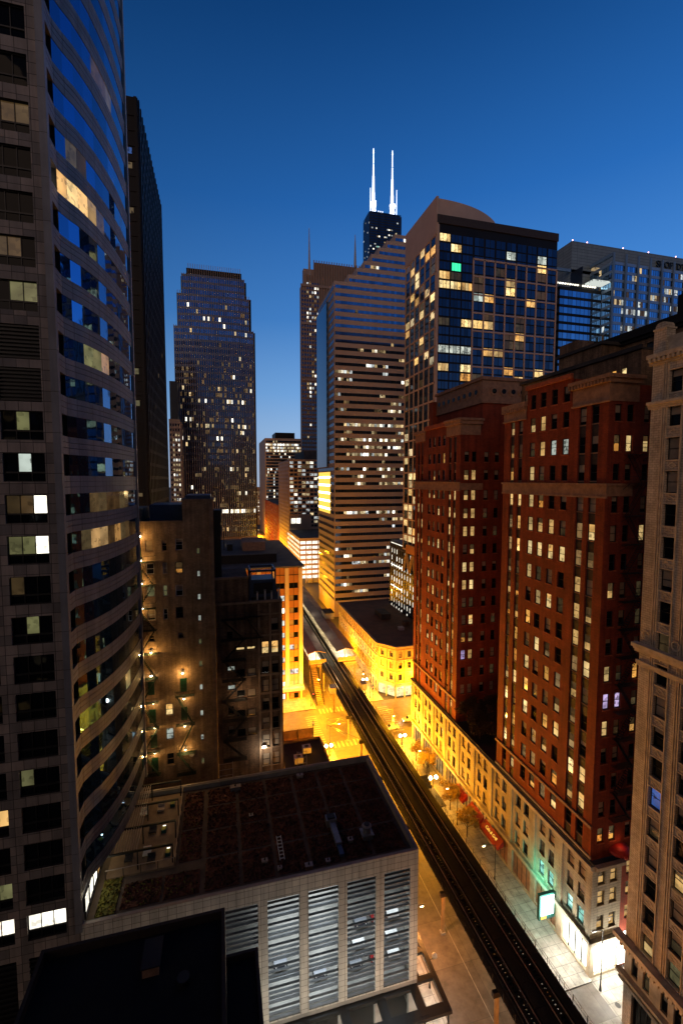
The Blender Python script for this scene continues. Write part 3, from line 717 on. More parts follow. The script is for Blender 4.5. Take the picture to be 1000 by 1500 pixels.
# ------------------------------------------------------------------ red brick hotel block: podium and two towers
def dhwin(c, a, w, z, h, l): return (a-w/2, a+w/2, z-h/2, z+h/2, l)
PX = 52.24
P = Bld('podium_building', (62, 84, 0), 'long low pale stone block with a cornice at the foot of the red towers')
F = FX(PX); wins = []
bays = [51.5+6.54*i for i in range(11)]
rowz = (15.6, 11.9, 8.2)
pl = ['cll.', 'cc..', '...l', 'dd.d', '..l.', 'd.dd', '.d..', '.dd.', '..d.', 'd...']
for i in range(10):
    for r, z in enumerate(rowz):
        for q in (2.2, 4.45):
            a = bays[i]+q
            c = random.choice('.nddnn.d') if i > 1 else ('n' if r == 0 else 'd' if r == 1 else 't')
            wins.append(dhwin(0, a, 1.35, z, 2.5, c))
P.facade(F, 51.5, 117.1, 6.3, 18, wins, 'podium_stone', .35, sill='podium_trim')
for i in range(11):
    y = bays[i]
    P.wall.fbox(F, y-.0 if i == 0 else y-.45, y+.9 if i == 0 else y+.45, .0, .22, 6.3, 17.3, 'podium_stone')
for i in range(10):
    for (za, zb) in ((10.6, 13.1-.05), (6.85, 6.9)):
        pass
F2 = FY(51.5)
wins = []
for r, z in enumerate((15.9, 12.6, 8.7)):
    for q, a in enumerate((53.75, 55.95)): wins.append(dhwin(0, a, 1.25, z, 2.3, 'l'))
P.facade(F2, 52.24, 57.4, 6.3, 18, wins, 'podium_stone', .35, sill='podium_trim')
wins = [dhwin(0, 59.3, 1.2, z, 2.2, 'l') for z in (15.9, 12.6, 8.7)]
F2b = FY(51.9)
P.facade(F2b, 57.4, 75, 0, 18, wins + [(63, 64.2, z-1.1, z+1.1, '.') for z in (15.9, 12.6, 8.7)], 'brick_red', .3)
P.wall.quad((52.24,51.5,18),(75,51.5,18),(75,117.1,18),(52.24,117.1,18),'roof_dark')
P.wall.quad((52.24,117.1,0),(75,117.1,0),(75,117.1,18),(52.24,117.1,18),'podium_stone')
# street level
shop = []
for i in range(10):
    y = bays[i]
    shop.append((y+.7, y+5.9, .5, 5.0, ''))
wallgrid(P.wall, F, 51.5, 117.1, 0, 6.3, shop, .6, 'podium_trim')
wallgrid(P.wall, F2, 52.24, 57.4, 0, 6.3, [(53.0, 57.2, .4, 5.2, '')], .5, 'podium_trim')
cn = MB()
cn.fbox(F, 51.3, 117.3, .0, .75, 17.6, 18.1, 'podium_trim'); cn.fbox(F, 51.38, 117.2, .0, .5, 17.25, 17.6, 'podium_trim'); cn.fbox(F, 51.4, 117.2, 0, .3, 16.95, 17.25, 'podium_trim')
cn.fbox(F, 51.2, 117.3, .0, .6, 5.9, 6.35, 'podium_trim'); cn.fbox(F, 51.4, 117.2, 0, .3, 5.3, 5.9, 'podium_trim')
cn.fbox(F, 51.3, 117.3, .0, .35, 17.05+1.05, 18.5, 'roof_dark')
cn.fbox(F2, 52.25, 57.5, .0, .7, 17.6, 18.1, 'podium_trim'); cn.fbox(F2, 52.25, 57.4, 0, .4, 17.25, 17.6, 'podium_trim'); cn.fbox(F2, 51.7, 57.5, 0, .6, 5.9, 6.35, 'podium_trim')
build(cn, 'cornice', P.o)
for i in range(10):
    y = bays[i]; m = MB()
    if i == 0: m.fquad(F, y+.7, y+5.9, .5, 5.0, -.5, 'shop_white'); 
    elif i in (1, 2, 3): m.fquad(F, y+.7, y+5.9, .5, 5.0, -.3, 'terracotta')
    else: m.fquad(F, y+.7, y+5.9, .5, 5.0, -.5, 'lit_orange' if i in (4,5,6) else 'lit_warm')
    for q in (2.0, 3.3, 4.6): m.fbox(F, y+q-.06, y+q+.06, -.45 if i not in (1,2,3) else -.28, -.25, .5, 5.0, 'black_metal')
    build(m, 'shopfront', P.o)
m = MB(); m.fquad(F2, 53.0, 57.2, .4, 5.2, -.4, 'shop_white')
for q in (54.4, 55.8): m.fbox(F2, q-.05, q+.05, -.35, -.2, .4, 5.2, 'white_paint')
build(m, 'shopfront', P.o)
m = MB(); m.fquad(F2b, 57.45, 61.5, .3, 5.6, .06, 'shop_white'); build(m, 'shopfront', P.o)
for (x, y, e) in ((50.0, 54.6, 2000), (54.6, 49.8, 2000), (58.8, 49.6, 1800)): point('shop_light', (x, y, 4.2), e, (1, .97, .86), .6, P.o)
for y in range(77, 116, 5): point('cornice_light', (51.0, y, 6.7), 30 if y < 82 else 80, (1, .45, .05), .12, P.o)
P.finish(panes=True)
def awning(y0, y1, lab, text=False):
    e = empty('awning', (51.5, (y0+y1)/2, 4), lab, 'awning', 'red awnings over the shopfronts')
    m = MB(); m.quad((52.0,y0,4.7),(52.0,y1,4.7),(50.6,y1,3.6),(50.6,y0,3.6),'awning_red'); m.quad((50.6,y0,3.6),(50.6,y1,3.6),(50.6,y1,3.1),(50.6,y0,3.1),'awning_red')
    m.poly([(52,y0,4.7),(50.6,y0,3.6),(50.6,y0,3.1),(52,y0,3.6)],'awning_red'); m.poly([(52,y1,4.7),(50.6,y1,3.6),(50.6,y1,3.1),(52,y1,3.6)],'awning_red')
    build(m, 'canvas', e)
    m = MB(); m.tube((50.6,y0,3.1),(52,y0,3.1), .03, 'black_metal', 5); m.tube((50.6,y1,3.1),(52,y1,3.1), .03, 'black_metal', 5); build(m, 'frame', e)
    if text:
        cu = bpy.data.curves.new('lettering', 'FONT'); cu.body = 'Cheesecake'; cu.size = 1.0; cu.extrude = .01; cu.align_x = 'CENTER'; cu.align_y = 'CENTER'
        cu.body = 'Cafe & Grill'; cu.size = .78
        o = bpy.data.objects.new('lettering', cu); COL.objects.link(o); o.data.materials.append(MAT['orange_wash']); o.parent = e
        d = Vector((1.4, 0, 1.1)).normalized(); nrm = Vector((-1.1, 0, 1.4)).normalized()
        from mathutils import Matrix
        R = Matrix((Vector((0,-1,0)), d, nrm)).transposed()
        o.rotation_euler = R.to_euler(); o.location = Vector((51.27, (y0+y1)/2, 4.15))-Vector((51.5,(y0+y1)/2,4))
awning(72.7, 79.0, 'red awning with orange lettering, the one nearest the camera', True)
awning(79.5, 84.3, 'red awning without lettering, second from the near end')
awning(86.0, 90.5, 'shorter red awning, third from the near end behind the trees')

def redtower(nm, lab, y0, y1, sections, zfl, ztop, xb, lits, lits2, side_cols, side_depth):
    """y0 near end, y1 far end; sections = (kind, ya, yb, centres, width)"""
    T = Bld(nm, (PX+8, (y0+y1)/2, 18), lab)
    F = FX(PX); z0 = 18.1
    for kind, ya, yb, cen, w in sections:
        wins = []; zt = ztop[kind]
        for r, z in enumerate(zfl):
            if z+1.3 > zt: continue
            for i, a in enumerate(cen):
                ix = {'B': 0, 'F': 2, 'A': 6, 'M': 0, 'N': 0}[kind] + i if kind in 'ABF' else i
                row = lits[r] if r < len(lits) else ''
                c = row[ix] if ix < len(row) else '.'
                if c in '.n' and r < 12 and random.random() < (.50 if r < 7 else .30): c = random.choice('lllbmo')
                if c == 'd' and random.random() < .5: c = 'm'
                wins.append(dhwin(0, a, w, z, 2.45, c))
        if kind in 'AB':   # recessed bay: piers of brick, dark spandrels between windows
            P0 = [(a-w/2, a+w/2, z0+.3, zt-.2) for a in cen]
            hs = [(p[0], p[1], p[2], p[3], '') for p in P0]
            wallgrid(T.wall, F, ya, yb, z0, zt, hs, .45, 'brick_red')
            Fi = Fr((PX+.25, 0), (0, 1), (-1, 0))
            for a in cen:
                zs = sorted([(q[2], q[3]) for q in wins if abs((q[0]+q[1])/2-a) < .01])
                cur = z0+.3
                for (a_, b_) in zs + [(zt-.2, zt-.2)]:
                    if a_ > cur+.02: T.wall.fbox(Fi, a-w/2, a+w/2, -.3, -.0, cur, a_, 'spandrel_dark'); 
                    if a_ > cur+1: T.wall.fbox(Fi, a-w/2+.2, a+w/2-.2, 0, .05, cur+.45, a_-.45, 'spandrel_dark'); T.wall.fbox(Fi, a-w/2, a+w/2, 0, .10, a_-.16, a_-.02, 'terracotta')
                    cur = b_
            for q in wins: T.win(Fi, q[0], q[1], q[2], q[3], q[4], 'dh', .12, 'black_metal')
        else:
            T.facade(F, ya, yb, z0, zt, wins, 'brick_red', .3, sill='red_trim')
    return T, F
zfl = [21.2+4.14*k for k in range(0, 14)]
zfl = [25.9-4.14*1+4.14*k for k in range(13)] + [75.9, 80.0, 84.3]
zfl = [21.76+4.135*k for k in range(12)] + [71.4, 75.9+.1, 80.1, 84.3, 88.2]
zfl = sorted(set(round(z, 2) for z in zfl)); zfl = [z for i, z in enumerate(zfl) if i == 0 or z-zfl[i-1] > 2]
# rows from the bottom; columns: bay B near (2), flat (4), bay A far (2), listed near->far
ML = ['........', 'bl....lb', 'lb.ld.ll', '...l.bdb', '.d.ddl.l', 'dld..lod', '.n.dbdod', 'ln...olo', 'lldbl.ol', 'n..ndldd', 'ddbbbbbd', 'nddlllld', 'nn..olll', '....dl.ll'[:8], '..cclddd', '....ll.d', '........', '........', '........']
M, F = redtower('red_brick_tower', 'tall red brick tower with belt course, nearest of the two red blocks', 52.3, 76.2, (
    ('B', 52.24, 59.0, (54.6, 56.95), 1.45), ('F', 59.0, 69.75, (60.35, 63.0, 65.65, 68.15), 1.38), ('A', 69.75, 76.2, (71.4, 73.75), 1.25)),
    zfl, {'B': 85.9, 'F': 90.4, 'A': 85.6}, 60, ML, None, None, None)
tr = MB()
for (a, b, z0, z1, d, m) in ((52.0, 76.3, 72.6, 74.1, .12, 'terracotta'), (51.9, 76.4, 74.1, 74.4, .3, 'terracotta'), (51.9, 76.4, 72.3, 72.6, .2, 'terracotta'),
        (52.1, 58.9, 85.9, 88.4, .12, 'terracotta'), (51.9, 59.0, 85.75, 86.0, .3, 'terracotta'), (51.8, 59.1, 88.4, 89.0, .5, 'terracotta'), (51.6, 59.3, 89.0, 89.5, .8, 'terracotta'),
        (69.9, 76.3, 85.6, 87.8, .12, 'terracotta'), (69.8, 76.4, 85.5, 85.7, .3, 'terracotta'), (69.7, 76.6, 87.8, 88.6, .5, 'terracotta'),
        (59.1, 69.8, 90.4, 91.1, .45, 'red_trim'), (52.1, 76.3, 22.95+.3, 23.7, .3, 'terracotta'), (52.1, 76.3, 18.5, 18.9, .2, 'podium_trim')):
    q_ = MB(); q_.fbox(F, a, b, 0, d, z0, z1, m); build(q_, 'trim_band', M.o)
for y in [52.2+i*.62 for i in range(12)]: tr.fbox(F, y, y+.3, .3, .75, 88.45, 88.95, 'terracotta')
for y in [70+i*.62 for i in range(11)]: tr.fbox(F, y, y+.3, .2, .55, 87.2, 87.78, 'terracotta')
F2 = FY(52.3)
for (a, b, z0, z1, d, m) in ((52.26, 56.9, 72.6, 74.1, .12, 'terracotta'), (52.26, 57.0, 74.1, 74.4, .3, 'terracotta'), (52.26, 57.4, 85.9, 88.4, .12, 'terracotta'), (52.26, 57.6, 88.4, 89.0, .5, 'terracotta'), (52.26, 57.8, 89.0, 89.5, .8, 'terracotta')):
    q_ = MB(); q_.fbox(F2, a, b, 0, d, z0, z1, m); build(q_, 'trim_band', M.o)
build(tr, 'dentil', M.o)
# near side wall of the tower, facing us
sw = []
for r, z in enumerate(zfl):
    if z > 86: continue
    for i, a in enumerate((54.0, 56.1, 59.1)):
        c = {17: '...', }.get(r, None)
        row = {0: 'oo.', 4: 'ldl', 5: 'ppd', 6: 'ldo', 8: '..d', 9: 'l.d', 11: 'n.l', 14: 'obl'}.get(r, '...')
        sw.append(dhwin(0, a, 1.15, z, 2.35, row[i]))
M.facade(F2, 52.24, 64, 18.1, 88.3, sw, 'brick_red', .3, sill='red_trim')
M.wall.quad((52.24,52.3,88.3),(64,52.3,88.3),(64,76.2,88.3),(52.24,76.2,88.3),'roof_dark')
M.wall.box(52.6, 64, 59.05, 69.7, 88.3, 90.3, 'brick_red')
M.wall.quad((52.24,76.2,18),(64,76.2,18),(64,76.2,88),(52.24,76.2,88),'brick_red')
M.finish(panes=True)
# rear wing of the near tower, higher, nearly black against the sky
R = Bld('rooftop_wing', (70, 66, 88), 'dark stepped upper storeys with lit windows rising behind the near red tower')
R.facade(FX(58.5), 53.2, 80, 88, 93.6, [(y, y+1.0, 89.6, 91.6, c) for y, c in ((55.6, 'b'), (57.4, 'b'), (61.0, 'b'), (62.3, 'b'), (68.4, 'b'), (69.6, 'l'), (72.6, 'l'), (73.8, 'd'), (78, '.'))], 'brick_dirty', .25)
R.wall.quad((58.5,53.2,88),(58.5,53.2,93.6),(85,53.2,93.6),(85,53.2,88),'brick_dirty')
R.wall.fbox(FX(58.5), 53.0, 80.2, 0, .4, 93.6, 94.2, 'roof_dark')
R.wall.box(58.5, 90, 53.2, 80, 93.55, 93.9, 'roof_dark')
R.wall.box(62, 80, 64, 74, 93.9, 97.5, 'brick_dirty'); R.wall.box(61.6, 80, 63.6, 74.4, 97.5, 98.0, 'roof_dark')
R.wall.box(62.5, 66, 70, 74.5, 98, 100, 'brick_dirty')
R.finish()
R = Bld('cornice_block', (75, 60, 88), 'black roofline with deep cornice rising towards the right edge behind the terracotta building')
R.facade(FX(66), 30, 68.3, 88, 97.6, [(y, y+1.3, 94.2, 96.6, 'F') for y in range(34, 67, 3)], 'brick_dirty', .3)
R.wall.fbox(FX(66), 29.5, 68.8, 0, .9, 97.9, 99.2, 'roof_black'); R.wall.fbox(FX(66), 29.5, 68.8, 0, .5, 97.4, 97.9, 'roof_black')
R.wall.box(66.0, 95, 30, 68.3, 97.6, 98.9, 'roof_black'); R.wall.box(68, 74, 44, 56, 98.9, 103, 'roof_black'); R.wall.box(66.2, 95, 68.2, 68.5, 60, 98, 'brick_dirty')
R.finish()

# far red tower
FL = ['........', '.......l', 'd.n.ld..', 'l.nl.lld', '.ld...nd', 'd.ln..ln', 'nl.dn..d', 'll.ndnl.', 'd.l...l.', 'llnbd.ll', 'dl..n.ld', 'lldl..dl', 'llddll.d', '....l...', '..o.....', '........', '........', '........']
FT, F = redtower('red_brick_tower', 'red brick tower farther down the street beyond the planted court', 92.5, 116.9, (
    ('B', 92.5, 99.0, (95.0, 97.3), 1.3), ('F', 99.0, 110.6, (100.4, 102.9, 105.5, 108.1), 1.3), ('A', 110.6, 116.9, (112.6, 114.8), 1.2)),
    zfl, {'B': 85.0, 'F': 87.6, 'A': 85.0}, 60, FL, None, None, None)
tr = MB()
for (a, b, z0, z1, d, m) in ((92.3, 117.0, 72.6, 74.1, .12, 'terracotta'), (92.2, 117.1, 74.1, 74.4, .3, 'terracotta'), (92.2, 117.1, 72.3, 72.6, .2, 'terracotta'),
        (92.3, 99.0, 85.0, 87.4, .12, 'terracotta'), (92.1, 99.2, 87.4, 88.2, .5, 'terracotta'), (91.9, 99.4, 88.2, 88.7, .8, 'terracotta'),
        (110.6, 117.0, 85.0, 87.0, .12, 'terracotta'), (110.4, 117.2, 87.0, 87.8, .5, 'terracotta'), (99.2, 110.5, 87.6, 88.6, .45, 'red_trim'), (92.3, 117, 23.2, 23.7, .3, 'terracotta')):
    q_ = MB(); q_.fbox(F, a, b, 0, d, z0, z1, m); build(q_, 'trim_band', FT.o)
F3 = FY(92.5)
for (a, b, z0, z1, d, m) in ((52.26, 57.2, 85.0, 87.4, .12, 'terracotta'), (52.26, 57.5, 87.4, 88.2, .5, 'terracotta'), (52.26, 57.7, 88.2, 88.7, .8, 'terracotta'), (52.26, 58, 72.6, 74.1, .12, 'terracotta')):
    q_ = MB(); q_.fbox(F3, a, b, 0, d, z0, z1, m); build(q_, 'trim_band', FT.o)
sw = []
SL = ['...', 'nn.n', '.n.d', 'pl.n', 'ol..', 'nb.d', 'dd..', 'lb..', 'bl..', '.l..', 'll.d', 'lld.', 'll.n', 'll..', '....', 'oo..', '....', '....', '....']
for r, z in enumerate(zfl):
    if z > 84: continue
    for i, a in enumerate((53.9, 55.75, 58.9, 61.6, 65.5)):
        row = SL[r] if r < len(SL) else '....'
        c = row[i] if i < len(row) else '.'
        sw.append(dhwin(0, a, 1.15, z, 2.3, c))
FT.facade(F3, 52.24, 75, 18.1, 86.0, sw, 'brick_red', .3, sill='red_trim')
FT.wall.quad((52.24,92.5,86),(75,92.5,86),(75,116.9,86),(52.24,116.9,86),'roof_dark')
FT.wall.quad((52.24,116.9,18),(75,116.9,18),(75,116.9,87),(52.24,116.9,87),'brick_red')
FT.wall.box(52.6, 57, 99.1, 110.5, 86, 87.5, 'brick_red')
# attic with round windows
FT.wall.box(57.6, 78, 92.45, 114.5, 86, 97.2, 'brick_red')
at = MB()
at.box(57.3, 78, 92.15, 114.7, 92.6, 97.3, 'terracotta'); at.box(56.9, 78.2, 91.8, 115, 97.3, 98.0, 'terracotta'); at.box(57.2, 78, 92.05, 114.8, 92.2, 92.55, 'terracotta')
build(at, 'attic_frieze', FT.o)
for i in range(7):
    x = 60.2+i*2.45; m = MB(); m.tube((x,92.17,94.9),(x,92.0,94.9), 1.0, 'terracotta', 18); m.tube((x,92.02,94.9),(x,91.93,94.9), .55, 'g_dark', 16); build(m, 'round_window', FT.o)
for i in range(8):
    y = 94.6+i*2.6; m = MB(); m.tube((57.32,y,94.9),(57.15,y,94.9), 1.0, 'terracotta', 18); m.tube((57.17,y,94.9),(57.08,y,94.9), .55, 'g_dark', 16); build(m, 'round_window', FT.o)
FT.wall.box(56.3, 58.3, 114.8, 117, 86, 96, 'brick_red')
FT.finish(panes=True)
# court wall between the two towers
K = Bld('court_wing', (66, 84, 18), 'dark recessed brick wing closing the planted court between the red towers')
K.facade(FX(68), 76.2, 92.5, 18, 90, [(y, y+1.15, z-1.15, z+1.15, random.choice('......n')) for y in (79, 83, 87, 90.3) for z in zfl if z < 86], 'brick_red', .3); K.finish()

# fire escapes and balconies on the near side of the tower
def fire_escape(nm, lab, F, a0, a1, out, zs, mat, cat='fire escape', zig=True, group=None, stairw=.7):
    e = empty(nm, F.pt((a0+a1)/2, 0, zs[0]), lab, cat, group)
    for i, z in enumerate(zs):
        m = MB()
        for q in range(int(out/.16)): m.fbox(F, a0, a1, .05+q*.16, .13+q*.16, z-.03, z, mat)
        m.fbox(F, a0, a1, 0.02, out, z-.10, z-.05, mat) if out < .5 else None
        for a in (a0, (a0+a1)/2, a1): m.tube(F.pt(a,.05,z-.9), F.pt(a,out,z-.05), .035, mat, 4)
        build(m, 'platform', e)
        m = MB(); m.tube(F.pt(a0,out,z+1), F.pt(a1,out,z+1), .03, mat, 4); m.tube(F.pt(a0,out,z+.5), F.pt(a1,out,z+.5), .02, mat, 4)
        for k in range(int((a1-a0)/.25)+1): m.tube(F.pt(a0+k*.25,out,z), F.pt(a0+k*.25,out,z+1), .015, mat, 3)
        for a in (a0, a1): m.tube(F.pt(a,0,z+1), F.pt(a,out,z+1), .025, mat, 4)
        build(m, 'railing', e)
        if zig and i+1 < len(zs):
            m = MB(); s, t = (a0+.3, a1-.3) if i % 2 else (a1-.3, a0+.3); z2 = zs[i+1]; n = int((z2-z)/.3)
            for bb in (out-.15-stairw, out-.12): m.tube(F.pt(s,bb,z), F.pt(t,bb,z2), .035, mat, 4); m.tube(F.pt(s,bb,z+.9), F.pt(t,bb,z2+.9), .02, mat, 3)
            for k in range(n):
                f = k/n; a = s+(t-s)*f; zz = z+(z2-z)*f; m.fbox(F, a-.12, a+.12, out-.15-stairw, out-.12, zz-.02, zz, mat)
            build(m, 'stair', e)
    return e
fire_escape('fire_escape', 'dark iron fire escape on the shaded side of the near red tower', FY(52.3), 55.2, 58.6, 1.2, [z-1.6 for z in zfl[1:15]], 'steel_dark')
e = empty('dome_awning', (57.2, 51.5, 19.4), 'rounded red awning above the corner roof at the foot of the fire escape', 'awning')
m = MB(); R0 = 1.8
for i in range(10):
    t0, t1 = math.pi*i/10, math.pi*(i+1)/10
    for j in range(4):
        r0, r1 = R0*math.cos(j*.39), R0*math.cos((j+1)*.39); h0, h1 = 1.0*math.sin(j*.39), 1.0*math.sin((j+1)*.39)
        m.quad((57.2-r0*math.cos(t0),52.2-r0*math.sin(t0),19+h0),(57.2-r0*math.cos(t1),52.2-r0*math.sin(t1),19+h0),(57.2-r1*math.cos(t1),52.2-r1*math.sin(t1),19+h1),(57.2-r1*math.cos(t0),52.2-r1*math.sin(t0),19+h1),'awning_red')
build(m, 'canvas', e)
m = MB(); m.tube((55.4,52.2,19),(59,52.2,19), .05, 'black_metal', 5); build(m, 'frame', e)
point('dome_awning_light', (57, 51.4, 20.6), 25, (1, .35, .15), .2, e)
# blade signs: the LED screen above the pavement
sg = empty('screen_sign', (50.4, 59, 5), 'bright white screen in a dark teal frame projecting over the pavement', 'sign')
m = MB(); m.box(49.0, 52.0, 58.75, 59.25, 2.9, 7.3, 'teal_frame'); build(m, 'frame', sg)
m = MB(); m.box(49.35, 51.75, 58.70, 58.745, 3.65, 6.95, 'led_white'); m.box(49.35, 51.75, 59.255, 59.30, 3.65, 6.95, 'led_white'); build(m, 'screen', sg)
m = MB(); m.box(49.35, 50.4, 58.70, 58.745, 3.02, 3.5, 'led_yellow'); build(m, 'lit_label', sg)
m = MB(); m.tube((52,59,7.0),(52.3,59,7.0), .08, 'black_metal', 6); m.tube((52,59,3.4),(52.3,59,3.4), .08, 'black_metal', 6); build(m, 'bracket', sg)
area('screen_light_front', (50.5, 58.6, 5.3), 900, (.18, 1, .74), 2.3, 3.3, (math.radians(90), 0, 0), sg)
area('screen_light_back', (50.5, 59.4, 5.3), 2200, (.18, 1, .74), 2.3, 3.3, (math.radians(-90), 0, 0), sg)
point('added_screen_spill', (50.0, 62.0, 7.6), 800, (.15, 1, .72), .3, sg)  # point light added beyond the screen to strengthen its teal on the facade

# ------------------------------------------------------------------ terracotta building at the right edge
H = Bld('terracotta_building', (60, 38, 0), 'cream terracotta and brick high-rise with dark windows cut by the right edge')
F = FX(PX)
wins = []; spn = MB()
zt0 = 88.0
rows = [zt0-4.0*k for k in range(19)]
cols2 = [(41.85, 43.5), (38.25, 39.95), (34.6, 36.3), (31, 32.7)]
wl = {(1,0):'.', (8,0):'d', (12,1):'.', (14,0):'d', (15,0):'n', (15,1):'l', (16,1):'n', (17,1):'d', (18,0):'l', (18,1):'g', (5,0):'.', (13,0):'u'}
for r, z in enumerate(rows):
    for i, (a0, a1) in enumerate(cols2):
        if z-2.65 < 13.2: continue
        wins.append((a0, a1, z-2.65, z, wl.get((r, i), random.choice('.....n'))))
H.facade(F, 30, 45.8, 12.8, 90.2, wins, 'white_tile', .45, sill='white_trim')
for (a0, a1) in cols2:
    for a in (a1+.05, a1+.35, a1+.65, a0-.18): spn.fbox(F, a, a+.13, 0, .14, 13, 89.5, 'white_trim')
    for r, z in enumerate(rows):
        zc = z-2.65-.68
        if zc < 13.5: continue
        c = (a0+a1)/2
        for s1, s2 in (((-.5,0),(0,.32)), ((0,.32),(.5,0)), ((.5,0),(0,-.32)), ((0,-.32),(-.5,0))):
            spn.tube(F.pt(c+s1[0],.05,zc+s1[1]), F.pt(c+s2[0],.05,zc+s2[1]), .05, 'white_trim', 4)
        spn.fbox(F, a0-.05, a1+.05, 0, .12, z+.02, z+.14, 'white_trim')
def cornice(mb, z, out, a0, a1, m='white_trim', h=.5):
    mb.fbox(F, a0, a1, 0, out, z, z+h, m); mb.fbox(F, a0, a1, 0, out*.6, z-h*.7, z, m); mb.fbox(F, a0, a1, 0, out*.3, z-h*1.5, z-h*.7, m)
cornice(spn, 53.4, .9, 30, 46.3); cornice(spn, 51.3, .35, 30, 46.0, h=.3)
cornice(spn, 84.2, .5, 30, 46.1, h=.35); cornice(spn, 89.8, .7, 30, 46.2); 
cornice(spn, 12.5, 1.1, 30, 46.9, h=.6); cornice(spn, 7.6, .8, 30, 46.5, h=.4); cornice(spn, 6.6, .5, 30, 46.3, h=.3)
for y in [30+i*.6 for i in range(27)]: spn.fbox(F, y, y+.25, .3, .7, 89.35, 89.78, 'white_trim'); spn.fbox(F, y, y+.28, .3, .95, 11.9, 12.45, 'white_trim')
for c in (44.9, 40.9, 37.3, 33.7):
    for k in range(10):
        t0, t1 = 2*math.pi*k/10, 2*math.pi*(k+1)/10
        spn.tube(F.pt(c+.55*math.cos(t0),.16,55.1+.55*math.sin(t0)), F.pt(c+.55*math.cos(t1),.16,55.1+.55*math.sin(t1)), .10, 'white_trim', 4)
    for k in range(6):
        spn.fbox(F, c-.6+k*.2, c-.48+k*.2, 0, .12, 50.5-abs(k-2.5)*.1, 50.9, 'white_trim')
build(spn, 'ornament', H.o)
m = MB()
m.box(52.2, 53.6, 44.2, 45.8, 90.3, 93.2, 'white_tile'); m.box(52.1, 53.7, 44.1, 45.9, 93.2, 93.4, 'white_trim')
for k in range(6):
    t = math.pi/2*k/6; m.box(52.3, 53.5, 45-.75*math.cos(t), 45+.75*math.cos(t), 93.4+.7*math.sin(t)*1, 93.4+.7*math.sin(math.pi/2*(k+1)/6), 'white_tile')
m.box(52.5, 54, 30, 44.2, 90.3, 92.2, 'white_trim'); build(m, 'parapet', H.o)
H.wall.quad((52.24,45.8,0),(75,45.8,0),(75,45.8,90.2),(52.24,45.8,90.2),'white_tile')
# the storeys under the lower cornice
wins = [(a, a+.95, 8.4, 11.2, c) for a, c in ((43.8,'.'),(42.1,'d'),(39.6,'.'),(37.9,'.'),(36.0,'l'),(34,'.'))]
H.facade(F, 30, 45.8, 7.0, 12.8, wins, 'white_trim', .4)
wins = [(a, a+2.9, 1.0, 5.8, '...') for a in (41.6, 37.4, 33.2)]
H.facade(F, 30, 45.8, 0, 7.0, wins, 'white_tile', .5, style='fx')
H.finish(panes=True)

# ------------------------------------------------------------------ brown brick loft building with green shutters
B = Bld('brick_loft', (-8, 88, 0), 'brown brick side wall with green iron doors, small windows and wall lamps')
F = FY(80); wins = []
sm = 'white_paint'
big = [(-6.8, 64.1, '.'), (-6.9, 60.2, 'o'), (-6.95, 56.3, '.'), (-7.0, 52.5, '.')]
def bw(a, w, z, h, c, fr='white_paint', st='dh'): wins.append((a-w/2, a+w/2, z-h/2, z+h/2)); B.win(F, a-w/2, a+w/2, z-h/2, z+h/2, c, st, .22, fr, 'stone_dark')
for a, z, c in big: bw(a, 1.15, z, 1.9, c, 'white_paint' if c == '.' and z > 53 else 'black_metal')
for a, z, c, w in ((-11.5, 64.0, 'n', 1.2), (-9.1, 64.0, '.', .8), (-11.4, 60.2, '.', 1.2), (-9.1, 60.2, 'n', .65), (-11.4, 56.4, 'g', 1.2), (-9.15, 56.4, 'g', .65), (-11.4, 52.4, '.', 1.2), (-9.2, 52.4, '.', .65)):
    bw(a, w, z, 1.8, c, 'white_paint' if z < 63 else 'stone_dark')
bw(-9.05, 1.2, 35.8, 2.0, 'b', 'black_metal'); bw(-9.05, 1.2, 31.5, 2.0, 'c', 'black_metal'); bw(-9.05, 1.2, 27.0, 2.1, '.', 'stone_dark'); bw(-6.9, .8, 48.6, 1.0, '.', 'stone_dark'); bw(-11.5, .8, 48.4, 1.0, '.', 'stone_dark')
for k, z in enumerate((62.9, 59.0, 55.0, 51.3, 47.2, 43.3, 39.1, 34.45, 30.1, 25.8)): bw(-3.78, .48, z, .95, 'gcccg'[k % 5], 'white_paint', 'fx')
wallgrid(B.wall, F, -20, -1.25, 0, 67.8, wins, .25, 'brick_brown')
wallgrid(B.wall, F, -6.2, -1.25, 67.8, 71.4, [], .25, 'brick_brown')
B.wall.box(-6.2, -1.3, 80.3, 90, 67.8, 71.3, 'brick_brown'); B.wall.box(-6.4, -1.1, 79.85, 90.2, 71.4, 71.7, 'stone_dark')
B.wall.box(-5.6, -1.6, 80.6, 89, 71.7, 72.3, 'sheet_blue')
B.wall.quad((-1.25,80,0),(-1.25,100,0),(-1.25,100,68),(-1.25,80,68),'brick_brown'); B.wall.quad((-1.25,80,68),(-1.25,90,68),(-1.25,90,71.4),(-1.25,80,71.4),'brick_brown')
B.wall.quad((-20,80,67.8),(-1.25,80,67.8),(-1.25,100,67.8),(-20,100,67.8),'roof_dark')
B.wall.box(-20, -6.25, 79.9, 80.25, 67.8, 68.15, 'stone_dark'); B.wall.box(-11.8, -6.3, 84, 92, 67.9, 70.6, 'sheet_blue'); B.wall.box(-19, -13, 84, 92, 67.9, 70, 'brick_brown')
m = MB(); m.box(-1.9, -1.2, 79.7, 80.0, 20, 71, 'stone_dark'); build(m, 'corner_pilaster', B.o)
